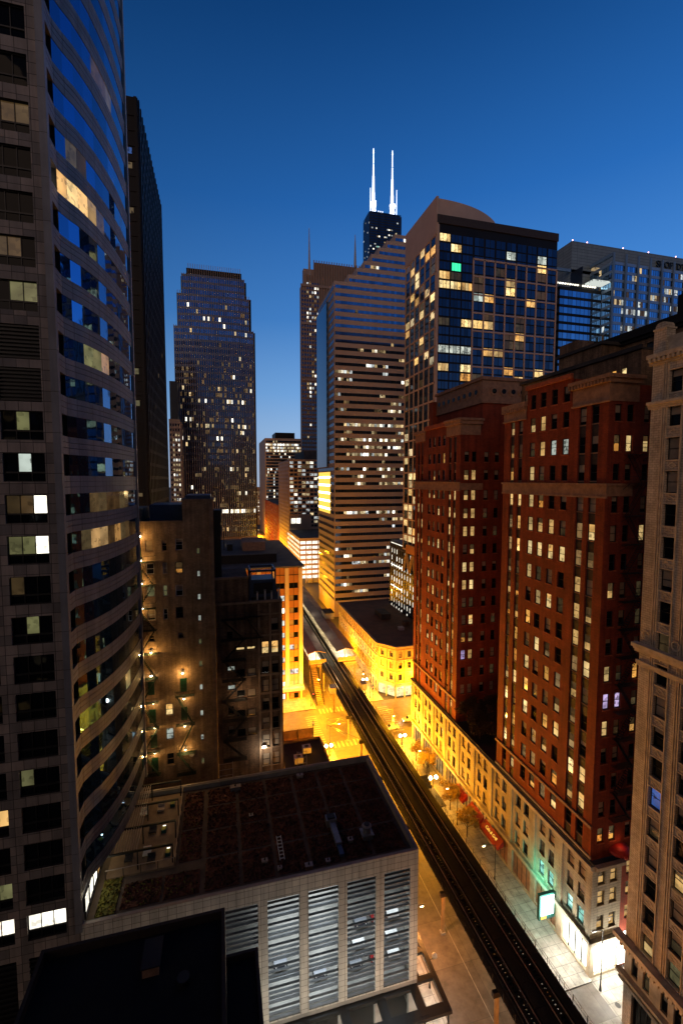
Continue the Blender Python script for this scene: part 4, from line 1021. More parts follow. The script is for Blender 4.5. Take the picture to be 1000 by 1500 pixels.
for (a, z) in ((-11.8, 39.9), (-6.65, 39.9), (-11.7, 35.0), (-6.65, 34.8), (-11.6, 30.6), (-11.55, 26.5), (-13.2, 62.6), (-13.2, 58.8), (-13.2, 54.9), (-13.2, 51.0)):
    m = MB(); m.fbox(F, a-.5, a+.5, .0, .12, z-1.15, z+1.15, 'green_paint'); m.fbox(F, a-.02, a+.02, .12, .15, z-1.1, z+1.1, 'black_metal')
    for q in (-.6, 0, .6): m.fbox(F, a-.45, a+.45, .12, .14, z+q-.03, z+q+.03, 'fire_escape')
    build(m, 'green_shutter', B.o)
B.finish(panes=True)
proto = None
lamps = [(-12.75, 65.7, 45), (-12.75, 61.7, 45), (-12.75, 57.9, 45), (-12.75, 53.7, 40), (-11.6, 46.2, 55), (-6.75, 42.1, 60), (-11.7, 42.2, 16), (-11.5, 37.4, 28), (-6.6, 37.6, 28), (-11.4, 33.1, 28), (-6.6, 32.8, 28), (-11.5, 28.7, 28), (-6.6, 28.6, 36)]
ordn = ['topmost', 'second', 'third', 'fourth', 'fifth', 'sixth', 'seventh', 'eighth', 'ninth', 'tenth', 'eleventh', 'twelfth', 'lowest']
wm = None
for i, (x, z, en) in enumerate(lamps):
    e = empty('wall_lamp', (x, 80, z), 'glowing wall lamp on the brown brick wall, %s counting from the top' % ordn[i], 'wall lamp', 'wall lamps on the brown brick wall')
    if wm is None:
        m = MB(); m.tube((x,80,z+.15),(x,79.5,z+.15), .03, 'black_metal', 5); m.tube((x,79.5,z+.12),(x,79.5,z+.28), .2, 'black_metal', 10, .08); a1 = build(m, 'bracket', e)
        m = MB(); m.ball((x,79.5,z+.04), .17, 'lamp_glow'); a2 = build(m, 'bulb', e); wm = (a1.data, a2.data)
    else:
        for nm, d in zip(('bracket', 'bulb'), wm):
            o = bpy.data.objects.new(nm, d); COL.objects.link(o); o.parent = e
    point('wall_lamp_light', (x, 79.0, z-.05), en*4.5, (1, .55, .15), .12, e)
fire_escape('fire_escape', 'green iron fire escape zigzagging down the right of the brown brick wall', F, -8.0, -4.9, 1.2, [24.3, 28.0, 33.1, 38.2], 'fire_escape')
fire_escape('fire_escape', 'green iron fire escape beside the curved glass tower on the brown brick wall', F, -13.6, -10.6, 1.2, [25.0, 28.9, 33.2, 37.6, 41.8, 46, 50.0, 53.7, 57.6, 61.5], 'fire_escape')
m = MB(); m.tube((-5.6,79.9,27.4),(-5.6,79.75,27.4), .55, 'stone_dark', 18); m.tube((-5.6,79.77,27.4),(-5.6,79.7,27.4), .4, 'white_paint', 18)
e = empty('wall_clock', (-5.6, 79.8, 27.4), 'round pale disc fixed low on the brown brick wall', 'wall disc'); build(m, 'disc', e)

# ------------------------------------------------------------------ soot-dark rear of the corner building
B = Bld('rear_block', (5, 92, 0), 'soot-dark rear of an old loft block with black fire escapes and rooftop plant')
F = FY(82); wins = []
def rw(a, w, z, h, c, st='dh'): wins.append((a-w/2, a+w/2, z-h/2, z+h/2)); B.win(F, a-w/2, a+w/2, z-h/2, z+h/2, c, st, .25, 'black_metal', 'stone_dark')
for k, (z, c) in enumerate(((48.6, '..'), (44.3, 'bb'), (40.6, '..'), (37.1, 'nn'), (33.6, '..'), (29.9, 'n.'), (26.6, 'nn'), (23, 'nn'))):
    for q, a in enumerate((7.45, 9.2)):
        if not (k == 0 and q == 0): rw(a, 1.3, z, 2.3, c[q])
for k, (z, c) in enumerate(((44.5, 'b'), (40, '.'), (36.1, '.'), (32.4, '.'), (28.8, '.'))):
    rw(3.0, 1.5, z, .55 if k == 0 else 1.4, c if k == 0 else '.', 'fx'); rw(4.9, 1.5, z, .55 if k == 0 else 1.4, 'b' if k == 0 else 'n', 'fx')
for z in (41.0, 37.5): rw(1.35, 1.3, z, .85, 'c', 'fx')
for z in (47, 33.2, 29.5): rw(1.2, 1.0, z, 1.6, '.')
wallgrid(B.wall, F, -1.2, 10.6, 0, 53.0, wins, .3, 'brick_dirty')
wallgrid(B.wall, F, -1.2, 4.6, 53.0, 57.4, [], .3, 'brick_dirty')
for z in (25.1, 28.6, 32.1, 35.5, 39.0, 42.6, 46.5, 50.4): B.wall.fbox(F, 6.3, 10.5, 0, .1, z, z+.3, 'stone_dark')
for a in (6.25, 8.3, 10.2): B.wall.fbox(F, a-.12, a+.25, 0, .16, 0, 52.5, 'stone_dark')
B.wall.fbox(F, -1.2, 10.6, -.5, .25, 52.7, 53.1, 'stone_dark'); B.wall.fbox(F, -1.2, 4.7, -.3, .2, 57.3, 57.7, 'stone_dark')
B.wall.quad((10.6,82,0),(10.6,100,0),(10.6,100,53),(10.6,82,53),'brick_dirty'); B.wall.box(-1.2, 10.6, 82.5, 100, 52.4, 52.7, 'roof_dark')
B.wall.box(-1.2, 4.6, 82.3, 92, 52.7, 57.2, 'brick_dirty'); B.wall.box(-1.2, 0, 83.5, 88, 57, 69.5, 'black_metal')
B.finish(panes=True)
fire_escape('fire_escape', 'black iron fire escape zigzagging down the soot-dark rear block', F, -.3, 3.9, 1.4, [24.3+3.7*k for k in range(8)], 'black_metal', stairw=.8)
fire_escape('fire_escape', 'short black fire escape flight climbing to the plant roof', F, 3.8, 6.8, 1.1, [46.5, 50.4], 'black_metal')
e = empty('cooling_plant', (7.5, 85, 53), 'blue-grey rooftop plant frame with pipes and louvred box', 'rooftop plant')
m = MB(); m.box(5.2, 9.4, 83.5, 88.0, 53.4, 56.6, 'sheet_blue'); m.box(5.6, 9.0, 83.35, 83.5, 54.0, 56.0, 'black_metal'); build(m, 'casing', e)
m = MB()
for x in (5.0, 9.5):
    for y in (83.2, 88.2): m.box(x-.15, x+.15, y-.15, y+.15, 52.7, 58.4, 'sheet_blue')
m.box(4.85, 9.65, 83.05, 83.35, 58.1, 58.5, 'sheet_blue'); m.box(4.85, 9.65, 88.05, 88.35, 58.1, 58.5, 'sheet_blue'); m.box(4.85, 5.15, 83.35, 88.05, 58.1, 58.5, 'sheet_blue'); m.box(9.35, 9.65, 83.35, 88.05, 58.1, 58.5, 'sheet_blue'); build(m, 'frame', e)
for i, x in enumerate((6.2, 7.6, 8.8, 10.1)):
    m = MB(); m.tube((x,82.9,52.7),(x,82.9,54.4+.3*(i%2)), .16, 'white_paint', 10); m.tube((x,82.9,54.4+.3*(i%2)),(x,82.9,54.6+.3*(i%2)), .22, 'grey_metal', 10); build(m, 'pipe', e)
B = MB()
# ------------------------------------------------------------------ small building with roof units by the intersection
B = Bld('low_shop', (19, 106, 0), 'single low shop with a dark roof and two rooftop air units by the crossing', 'shop')
B.wall.box(13.5, 24.0, 100.5, 111.5, 0, 7.6, 'brick_brown'); B.wall.box(13.5, 24, 111.2, 111.5, 7.6, 8.3, 'stone_dark'); B.wall.box(23.7, 24, 100.5, 111.2, 7.6, 8.3, 'stone_dark'); B.wall.box(13.5, 23.7, 100.5, 111.2, 7.6, 7.7, 'roof_dark')
B.wall.box(11, 24.2, 77, 100.4, 0, 7, 'brick_brown'); B.wall.box(11, 24.2, 77, 100.4, 7, 7.1, 'roof_dark')
B.finish()
for i, (x, y, lab) in enumerate(((19.4, 106.5, 'pale rooftop air unit on the low shop, the one nearer the crossing'), (16.8, 103.0, 'pale rooftop air unit on the low shop, the one nearer the planted roof'))):
    e = empty('air_unit', (x, y, 7.7), lab, 'air conditioner', 'roof air units on the low shop')
    m = MB(); m.box(x-1.0, x+1.0, y-1.2, y+.6, 8.0, 9.4, 'white_paint'); build(m, 'casing', e)
    m = MB(); m.tube((x,y-.3,9.4),(x,y-.3,9.5), .5, 'black_metal', 14); build(m, 'fan', e)
    m = MB(); m.box(x-.6, x+.6, y+.6, y+1.5, 8.0, 8.8, 'fin_metal'); m.box(x-1.05, x-.9, y-1.2, y+.6, 7.7, 8.0, 'black_metal'); m.box(x+.9, x+1.05, y-1.2, y+.6, 7.7, 8.0, 'black_metal'); build(m, 'base_frame', e)
e = empty('billboard', (18.5, 112, 7.7), 'long low orange-lit billboard frame on the back of the low shop roof', 'billboard')
m = MB(); m.box(13.9, 22.3, 111.9, 112.1, 8.0, 10.6, 'terracotta'); build(m, 'panel', e)
m = MB()
for x in (14.1, 18.1, 22.1): m.tube((x,111.8,7),(x,111.8,10.8), .09, 'steel_dark', 6); m.tube((x,111.8,10.2),(x,110.4,7.9), .05, 'steel_dark', 5)
build(m, 'frame', e)

# ------------------------------------------------------------------ elevated railway
E_ = empty('elevated_railway', (38.2, 100, 0), 'black elevated railway with two tracks running down the street on steel columns', 'railway')
m = MB()
y = 18.0
while y < 300:
    for cx in (36.25, 40.2): 
        o = random.uniform(-.05, .05)
        m.box(cx-1.32+o, cx+1.32+o, y, y+.22, 7.55, 7.75, 'tie_wood')
    if int(y/.5) % 5 == 0: m.box(34.3, 42.2, y+.02, y+.20, 7.54, 7.74, 'tie_wood')
    y += .5
build(m, 'sleeper', E_)
m = MB()
for cx in (36.25, 40.2):
    for dx in (-1.15, 1.15, -.45, .45): m.box(cx+dx-.10, cx+dx+.10, 18, 300, 7.76, 7.90, 'tie_wood')
build(m, 'guard_timber', E_)
for cx in (36.25, 40.2):
    for dx in (-.72, .72):
        m = MB(); m.box(cx+dx-.04, cx+dx+.04, 18, 300, 7.76, 7.94, 'rail_steel'); build(m, 'rail', E_)
m = MB()
for cx in (34.75, 37.75, 38.7, 41.7): m.box(cx-.2, cx+.2, 18, 300, 7.30, 7.32, 'steel_dark'); m.box(cx-.03, cx+.03, 18, 300, 6.4, 7.3, 'steel_dark')
for cx in (35.6, 36.9, 39.5, 40.9): m.box(cx-.22, cx+.22, 18, 300, 7.28, 7.34, 'steel_dark')
build(m, 'girder', E_)
for x0, x1 in ((34.1, 34.96), (41.5, 42.6), (37.55, 38.9)):
    m = MB(); y = 18
    while y < 300: m.box(x0, x1, y, y+2.97, 7.78, 7.83, 'tie_wood'); y += 3.0
    build(m, 'walkway', E_)
rr = random.Random(77)
for cx in (36.25, 40.2):          # boards between the rails: what street light gets through shows as small slits
    m = MB()
    for x0, x1 in ((-1.32, -.97), (-.61, -.32), (-.14, .14), (.32, .61), (.97, 1.32)): m.box(cx+x0, cx+x1, 18, 300, 7.50, 7.54, 'tie_wood')
    y = 18.0
    while y < 300:
        for q in (-.97, -.32, .14, .64):
            if rr.random() < (.36 if y < 112 else .85): m.box(cx+q, cx+q+.36, y+.2, y+.52, 7.49, 7.53, 'tie_wood')
        y += .5
    build(m, 'deck_board', E_)
m = MB(); y = 18
while y < 152:
    for x in (34.05, 42.65): m.box(x-.03, x+.03, y, y+.05, 7.6, 8.9, 'tie_wood')
    y += 2.4
for x in (34.05, 42.65):
    for z in (8.3, 8.85): m.box(x-.015, x+.015, 18, 152, z, z+.03, 'tie_wood')
build(m, 'railing', E_)
for y in (33.5, 48.5, 63.5, 78.5, 93.5, 108.5, 121, 138, 153, 170, 190, 210, 230, 250, 270, 290):
    m = MB(); m.box(33.6, 42.9, y-.25, y+.25, 6.5, 7.25, 'steel_dark'); build(m, 'cross_girder', E_)
    for x in (34.25, 42.35):
        if x > 40 and y in (121, 138): pass
        m = MB(); mt = 'steel_yellow'
        m.box(x-.22, x+.22, y-.22, y-.16, .3, 6.5, mt); m.box(x-.22, x+.22, y+.16, y+.22, .3, 6.5, mt); m.box(x-.04, x+.04, y-.16, y+.16, .3, 6.5, mt)
        m.box(x-.4, x+.4, y-.4, y+.4, 0, .3, 'concrete'); build(m, 'column', E_)
# brackets with signals either side of the tracks at the crossing
def bracket(x0, x1, y, lab):
    e = empty('signal_bracket', ((x0+x1)/2, y, 8), lab, 'bracket', 'trussed brackets on the railway at the crossing')
    m = MB()
    for z in (8.2, 9.6): m.tube((x0,y,z),(x1,y,z), .07, 'steel_dark', 5)
    n = 4
    for i in range(n):
        a = x0+(x1-x0)*i/n; b = x0+(x1-x0)*(i+1)/n; m.tube((a,y,8.2 if i%2 else 9.6),(b,y,9.6 if i%2 else 8.2), .05, 'steel_dark', 4)
    m.tube((x0,y,7),(x0,y,10.4), .08, 'steel_dark', 5); build(m, 'truss', e)
    m = MB(); m.tube((x0,y,8.2),((x0+x1)/2,y-6,7.9), .05, 'steel_dark', 4); m.tube((x0,y,8.2),(x1,y-9,7.9), .05, 'steel_dark', 4); build(m, 'stay', e)
bracket(27.0, 34.2, 116.5, 'black trussed bracket on the left side of the railway at the crossing')
bracket(46.4, 42.6, 117.5, 'black trussed bracket on the right side of the railway at the crossing')
for x, lab in ((33.2, 'grey signal cabinet on the left edge of the railway before the station'), (43.4, 'grey signal cabinet on the right edge of the railway before the station')):
    e = empty('signal_cabinet', (x, 136, 7.6), lab, 'cabinet', 'signal cabinets beside the tracks')
    m = MB(); m.box(x-.9, x+.9, 134.6, 137.4, 7.6, 9.4, 'grey_metal'); m.box(x-1, x+1, 134.5, 137.5, 9.4, 9.5, 'fin_metal'); build(m, 'housing', e)
    m = MB(); m.box(x-.7, x-.05, 134.55, 134.6, 7.8, 9.2, 'fin_metal'); m.box(x+.05, x+.7, 134.55, 134.6, 7.8, 9.2, 'fin_metal'); build(m, 'door', e)

# ------------------------------------------------------------------ station
ST = empty('railway_station', (38, 200, 7), 'elevated station with two long dark gabled platform roofs, white-lit inside', 'station')
for (x0, x1, lab) in ((29.6, 36.3, 0), (40.3, 47.4, 1)):
    m = MB(); xm = (x0+x1)/2; k = 0
    segs = [(158.5, 182), (182, 215), (215, 300)]
    for (y0, y1) in segs:
        zz = 12.6-.25*k; k += 1
        m.quad((x0,y0,zz-.9),(xm,y0,zz),(xm,y1,zz),(x0,y1,zz-.9),'canopy_roof'); m.quad((xm,y0,zz),(x1,y0,zz-.9),(x1,y1,zz-.9),(xm,y1,zz),'canopy_roof')
        m.quad((x0,y0,zz-1.05),(xm,y0,zz-.15),(xm,y1,zz-.15),(x0,y1,zz-1.05),'steel_yellow'); m.quad((xm,y0,zz-.15),(x1,y0,zz-1.05),(x1,y1,zz-1.05),(xm,y1,zz-.15),'steel_yellow')
        m.tube((x0,y0,zz-.95),(xm,y0,zz-.05), .12, 'steel_yellow', 5); m.tube((xm,y0,zz-.05),(x1,y0,zz-.95), .12, 'steel_yellow', 5)
        yy = y0
        while yy < y1: m.tube((x0+.1,yy,zz-.86),(xm,yy,zz+.04), .04, 'fin_metal', 4); m.tube((xm,yy,zz+.04),(x1-.1,yy,zz-.86), .04, 'fin_metal', 4); yy += 11
    build(m, 'platform_roof', ST)
    m = MB(); m.box(x0+.2, x1-1.6 if lab == 0 else x1-.2, 157, 300, 8.3, 8.7, 'sidewalk'); build(m, 'platform', ST)
    m = MB(); xo = x0+.3 if lab == 0 else x1-.3
    m.box(xo-.08, xo+.08, 157.2, 300, 8.7, 9.9, 'steel_yellow'); m.box(x0+.2, x1-.3, 157.0, 157.15, 8.7, 9.9, 'steel_yellow'); build(m, 'windbreak', ST)
    m = MB()
    for yy in range(160, 300, 9): m.tube((xm,yy,8.7),(xm,yy,11.8), .12, 'steel_yellow', 6); m.tube((xo,yy,8.7),(xo,yy,11.2), .1, 'steel_yellow', 6)
    build(m, 'post', ST)
    m = MB(); m.box(xm-.2, xm+.2, 161, 290, 11.3, 11.4, 'lamp_glow'); build(m, 'strip_light', ST)
    for yy in (161, 168): point('platform_light', (xm, yy, 10.6), 1500, (1, .90, .62), .4, ST)
    for yy in (190, 230, 270): point('platform_light', (xm, yy, 10.2), 420, (1, .85, .5), .4, ST)
for x in (36.25, 40.2): 
    pass
for yy in (150, 175, 205, 240): point('track_light', (38.3, yy, 11.3 if yy < 160 else 13.6), 330, (1, .92, .66), .2, ST)
m = MB(); m.box(44.6, 48.6, 196, 203, 11.9, 14.6, 'concrete'); m.box(44.4, 48.8, 195.8, 203.2, 14.6, 14.9, 'roof_dark'); build(m, 'lift_housing', ST)
for x0, x1 in ((29.8, 34.2), (42.4, 47.2)):
    m = MB(); m.box(x0, x1, 156.2, 158.6, 7.4, 8.3, 'steel_yellow'); m.tube((x0+.3,157,0),(x0+.3,157,7.4), .2, 'steel_yellow', 8); m.tube((x1-.3,157,0),(x1-.3,157,7.4), .2, 'steel_yellow', 8); build(m, 'support', ST)
e = empty('station_stair', (31, 150, 0), 'steel stair climbing from the pavement to the left platform', 'stair')
m = MB()
for k in range(22): m.box(29.9, 32.1, 143+k*.6, 143.5+k*.6, k*.38, k*.38+.12, 'steel_yellow')
build(m, 'tread', e)
m = MB()
for x in (29.8, 32.2): m.tube((x,143,1),(x,156.2,9.3), .07, 'steel_dark', 5); m.tube((x,143,0),(x,156.2,8.2), .14, 'steel_dark', 5)
build(m, 'handrail', e)

# ------------------------------------------------------------------ building generators for the middle distance
def gridwins(F, a0, a1, z0, z1, nx, nz, fx, fz, lf):
    out = []; dx = (a1-a0)/nx; dz = (z1-z0)/nz
    for j in range(nz):
        for i in range(nx):
            out.append((a0+dx*(i+.5-fx/2), a0+dx*(i+.5+fx/2), z0+dz*(j+.5-fz/2), z0+dz*(j+.5+fz/2), lf(i, j)))
    return out
# orange office building beyond the crossing
B = Bld('orange_office', (13, 185, 0), 'office building of glowing orange panels and cream piers beyond the crossing')
F = FY(150); wins = []
pier = [25.6, 21.0, 16.4, 11.8, 7.2, 2.6]
for k in range(10):
    z = 40.3-4.25*k
    for b, a in zip(pier[:-1], pier[1:]):
        wins.append((a+.75, b-.75 if b < 25 else b-.85, z-1.9, z, '..' if k == 0 else random.choice(('kk', 'k.', 'nn', 'n.', 'kn')) if a > 20 else random.choice(('kk', 'ww', 'kw'))))
ws = [w for w in wins]
B.facade(F, -2, 26.2, 3.8, 46.1, ws, 'orange_panel', .25, style='fx', frame='steel_dark')
for a in pier: B.wall.fbox(F, a-.62, a+.62, .0, .55, 3.8, 45.4, 'pier_cream')
B.wall.fbox(F, -2, 26.2, .0, .12, 42.9, 43.1, 'steel_dark')
for b, a in zip(pier[:-1], pier[1:]): B.wall.fbox(F, (a+b)/2-.06, (a+b)/2+.06, 0, .08, 3.8, 45.5, 'steel_dark')
B.facade(FX(26.2, 1), 150, 215, 3.8, 46.1, gridwins(None, 151, 214, 4, 42.5, 16, 9, .7, .45, lambda i, j: random.choice('k.n')), 'orange_panel', .25, style='p')
B.wall.box(-3, 26.9, 149.2, 216, 45.6, 46.1, 'roof_grey'); B.wall.box(-2, 26.2, 215.9, 216, 0, 45, 'concrete'); B.wall.box(-2, -1.9, 150, 216, 0, 45, 'concrete')
B.wall.box(7.5, 15.5, 166, 180, 46.1, 52.3, 'terracotta'); B.wall.box(-3, 18.6, 158, 166, 46.1, 49.0, 'steel_dark'); B.wall.box(-3, 18.8, 158, 200, 48.9, 49.2, 'roof_grey'); B.wall.box(-3, 18.4, 166, 200, 46.1, 48.9, 'roof_dark')
B.wall.tube((1,170,49),(1,170,55), .15, 'steel_dark'); B.wall.box(2, 4, 168, 170, 49.2, 51.5, 'black_metal')
B.finish(panes=False)
m = MB(); m.fquad(F, -2, 26, .3, 3.6, -.3, 'lit_warm'); 
for a in pier: m.fbox(F, a-.3, a+.3, -.3, .5, 0, 3.8, 'pier_cream')
build(m, 'shopfront', B.o)
m = MB(); m.fbox(F, 9, 26.4, .0, 2.6, 3.8, 4.9, 'pier_cream'); m.fbox(F, 9, 26.4, 2.6, 2.65, 3.95, 4.75, 'orange_wash'); build(m, 'entrance_canopy', B.o)
for a in (23.3, 18.7): point('canopy_glow', (a, 146.5, 6.5), 700, (1, .80, .45), .3, B.o)

# low italianate corner building
B = Bld('corner_building', (60, 165, 0), 'old four-storey stone building with arched windows and chamfered corner, glowing gold')
cn_ = [(56.2, 198), (52.3, 147.5), (55.6, 141.5), (78, 141.5), (78, 198)]
def frame2(p, q): 
    d = Vector(q)-Vector(p); Lh = d.length; d.normalize(); return Fr(p, (d.x, d.y), (d.y, -d.x)), Lh
co = MB()
foot = [(52.3, 200), (52.3, 147.0), (56.8, 141.3), (80, 141.3)]
for i, (p, q) in enumerate(zip(foot[:-1], foot[1:])):
    Fq, Lh = frame2(p, q); n = max(2, int(Lh/3.0)) if i != 1 else 2
    st = Lh/n; wins = []
    for k in range(n):
        c = st*(k+.5)
        for z in (7.2, 11.3, 15.2): wins.append((c-.62, c+.62, z-1.15, z+1.0, random.choice('..ndd')))
    B.facade(Fq, 0, Lh, 5.0, 18.0, wins, 'corner_facade', .35, sill='pier_cream')
    for w in wins:
        c = (w[0]+w[1])/2; zt = w[3]
        for k in range(4):
            t0, t1 = math.pi*k/4, math.pi*(k+1)/4
            co.tube(Fq.pt(c+.75*math.cos(t0),.06,zt+.45*math.sin(t0)), Fq.pt(c+.75*math.cos(t1),.06,zt+.45*math.sin(t1)), .1, 'pier_cream', 4)
    for z in (5.0, 9.1, 13.2): co.fbox(Fq, -.1, Lh+.1, 0, .3, z-.12, z+.12, 'pier_cream')
    for k in range(n+1): co.fbox(Fq, st*k-.2, st*k+.2, 0, .15, 5.1, 17.2, 'corner_facade')
    co.fbox(Fq, -.3, Lh+.3, 0, .9, 17.5, 18.2, 'corner_facade'); co.fbox(Fq, -.2, Lh+.2, 0, .5, 17.0, 17.5, 'terracotta')
    for k in range(int(Lh/.9)): co.fbox(Fq, k*.9+.2, k*.9+.5, .5, .85, 17.1, 17.5, 'terracotta')
    m = MB(); m.fquad(Fq, .3, Lh-.3, .5, 3.9, -.1, 'shop_gold' if i else 'lit_warm'); 
    for k in range(n+1): m.fbox(Fq, st*k-.25, st*k+.25, -.1, .12, 0, 4.9, 'corner_facade')
    m.fbox(Fq, 0, Lh, -.1, .1, 3.9, 5.0, 'corner_facade'); build(m, 'shopfront', B.o)
build(co, 'cornice', B.o)
B.wall.prism(foot+[(80, 200)], 17.95, 18.25, 'roof_brown')
B.wall.box(62, 66, 170, 178, 18.25, 20.5, 'roof_dark'); B.wall.box(68, 70, 160, 163, 18.25, 19.8, 'brick_dirty'); B.wall.box(64, 66, 156, 158, 18.25, 19.3, 'fin_metal')
B.finish()
for x, y in ((50.3, 152), (53.3, 142.5), (60, 140.0), (67, 140.0), (50.6, 165), (50.6, 180)): point('shop_light', (x, y, 3.0), 500, (1, .74, .30), .4, B.o)
e = empty('glass_canopy', (51, 192, 0), 'small arched glass shelter on the pavement beside the station', 'canopy')
m = MB()
for k in range(8):
    t0, t1 = math.pi*k/8, math.pi*(k+1)/8
    m.quad((50+1.9*math.cos(t0),188,3+2.0*math.sin(t0)),(50+1.9*math.cos(t1),188,3+2.0*math.sin(t1)),(50+1.9*math.cos(t1),200,3+2*math.sin(t1)),(50+1.9*math.cos(t0),200,3+2*math.sin(t0)),'white_paint')
build(m, 'roof', e)
m = MB()
for x in (48.1, 51.9):
    for y in (188, 194, 200): m.tube((x,y,0),(x,y,3), .08, 'fin_metal', 6)
build(m, 'post', e)

# striped tower
B = Bld('striped_tower', (85, 257, 0), 'tall office tower of pinkish stone bands and dark ribbon windows with a stepped top', 'skyscraper')
F = FY(236); FL_ = FX(58.9); zs = [2+3.93*k for k in range(46)]
steps = [(58.9, 184-7), (66.5, 181), (71, 185), (75.5, 189.2), (79.5, 193), (84, 197.5), (88, 201), (93, 205)]
xs_ = [58.9, 66.5, 71.0, 75.0, 79.0, 83.0, 87.5, 92, 101]; tops = [177.5, 181.5, 185.4, 189.3, 193.3, 197.2, 201.1, 205]
for i in range(8): B.wall.box(xs_[i], xs_[i+1], 236.0, 262, 170, tops[i], 'striped_stone')
B.wall.box(58.9, 101, 236.0, 276, 0, 170, 'striped_stone')
B.wall.box(58.9, 101, 262, 276, 170, 177.4, 'striped_stone')
litrow = {3: 'k', 5: 'kc', 20: 'f', 22: 'w', 27: 'f', 29: 'fw', 32: 'fk', 26: 'k', 30: 'kf'}
prob = {3: .55, 5: .18, 19: .25, 21: .3, 23: .35, 24: .25, 27: .22, 28: .3, 29: .7, 30: .35, 31: .55, 25: .5, 26: .25}
k = 0; z = 9.0
while z < 203:
    amax = 101; amin = 58.9
    for i in range(8):
        if tops[i] > z+2.6: amin = xs_[i]; break
    else: amin = 101
    if amin < 99 and tops[-1] > z+2.6:
        st = 1.55; n = int((amax-amin-1.2)/st); r = random.random(); rr = random.Random(k)
        p = {5: .6, 7: .12, 9: .15, 16: .2, 17: .35, 18: .3, 19: .2, 20: .5, 21: .25, 22: .7, 23: .4, 24: .55, 25: .12, 26: .2, 27: .3}.get(k, .10 if k < 36 else .04)
        row = ''; on = False
        for i in range(n):
            if rr.random() < .35: on = rr.random() < min(.85, p*1.55)
            row += rr.choice('fkfeew'[:6] if k != 19 else 'ffo') if on else ('F' if k < 37 else 'B')  # bluer panes in the top rows put the sky's reflection into the glass
        B.win(F, amin+.5, amin+.5+n*st, z, z+1.55, row, 'p', -.06)
        B.wall.fbox(F, amin+.45, amin+.55+n*st, 0, .022, z-.02, z+1.57, 'black_tower')
        if z < 175:
            m_ = 23
            B.win(FL_, 236.6, 275, z, z+1.55, 'F'*m_ , 'p', -.06)
    z += 3.93; k += 1
B.finish(name='window_band')
m = MB(); m.box(58.6, 58.75, 245, 274, 56, 79, 'orange_wash')
for i in range(5): m.box(58.5, 58.6, 245, 274, 58+i*4.4, 59+i*4.4, 'lamp_sodium')
build(m, 'lit_glazing', B.o)
m = MB(); m.box(58.0, 58.85, 250, 276, 82, 172, 'g_coat_dim'); build(m, 'glass_bay', B.o)
area('facade_light', (57.2, 262, 67), 350, (1, .5, .1), 12, 18, (0, math.radians(90), 0), B.o)

# residential tower with a grid of windows
B = Bld('apartment_tower', (98, 165, 0), 'dark glass apartment tower in a tan window grid with a curved rooftop fin', 'skyscraper')
FA = FX(74); FB = FY(150)
B.wall.box(74.05, 123.4, 150.05, 176.6, 44, 166, 'black_tower')
fr = MB()
zg = [46+6.32*k for k in range(19)]
ys_ = [150.0, 154.4, 158.8, 163.2, 167.6, 172.0, 176.6]
for y in ys_: fr.fbox(FA, y-.3 if y > 150 else y, y+.3, 0, .30, 46, 163, 'resid_frame')
for z in zg: fr.fbox(FA, 150, 176.8, 0, .28, z-.3, z+.3, 'resid_frame')
fr.fbox(FA, 149.9, 177, 0, .32, 159.8, 166.0, 'resid_frame')
gxs = [88.4+4.37*k for k in range(9)]
for x in gxs: fr.fbox(FB, x-.26, x+.26, 0, .3, 60, 153.1, 'resid_frame')
for z in zg:
    if z < 153: fr.fbox(FB, 88.2, 123.4, 0, .28, z-.26+.1, z+.26+.1, 'resid_frame')
fr.fbox(FB, 88.2, 123.6, 0, .3, 152.8, 153.4, 'resid_frame'); fr.fbox(FB, 74.0, 74.9, 0, .3, 44, 163, 'resid_frame')
fr.fbox(FB, 74, 123.6, 0, .35, 163.5, 166.3, 'spandrel_dark'); 
build(fr, 'facade_grid', B.o)
rr = random.Random(5)
litB = {}
for k in range(36):
    z0 = 46.4+3.16*k
    if z0 > 160: break
    code = ''
    for i in range(6):
        on = rr.random() < (.34 if 6 < k < 32 else .55)
        code += rr.choice('lbfd') if on and i < 6 and rr.random() < .75 else 'D'
    for i in range(6): B.win(FA, ys_[i]+.35, ys_[i+1]-.35, z0, z0+2.75, code[i], 'p', -.05)
# front: three wide lights left of the grid, then grid columns
fl = {35: 'b.....', }
def frow(k, s): litB[k] = s
pat = {0: 'b...........', 1: '.l..........', 2: '............', 3: '.t..........', 4: 'll..........', 5: 'bbd..........', 6: '............', 7: '............'}
rowsF = ['b  ... . ..  ', ' w         b ', '   .      d  ', '..........', 'll', 'bld', ]
z = 160.3; k = 0
colL = [(75.2, 79.2), (79.6, 83.6), (84.0, 88.0)]
LL = ['b..', '.b.', '...', 't..'.replace('t', '.')+'', 'ld.', 'bbl', '...', '...', '..', 'd.b', '...', '...', 'ccc', '...', 'l.b', '..o', '...', '...', '...']
RR = ['........', '...c..c.', '......b.', '..d...n.', 'd..l....', 'n..b..n.', 'cl...l..', '........', '.d..d...', 'bl..d...', '...nl...', '...dd...', '.ll.....', '........', '...l..b.', 'd...l...', '........', '....d..l', '.....l.l', '...bl...', '........']
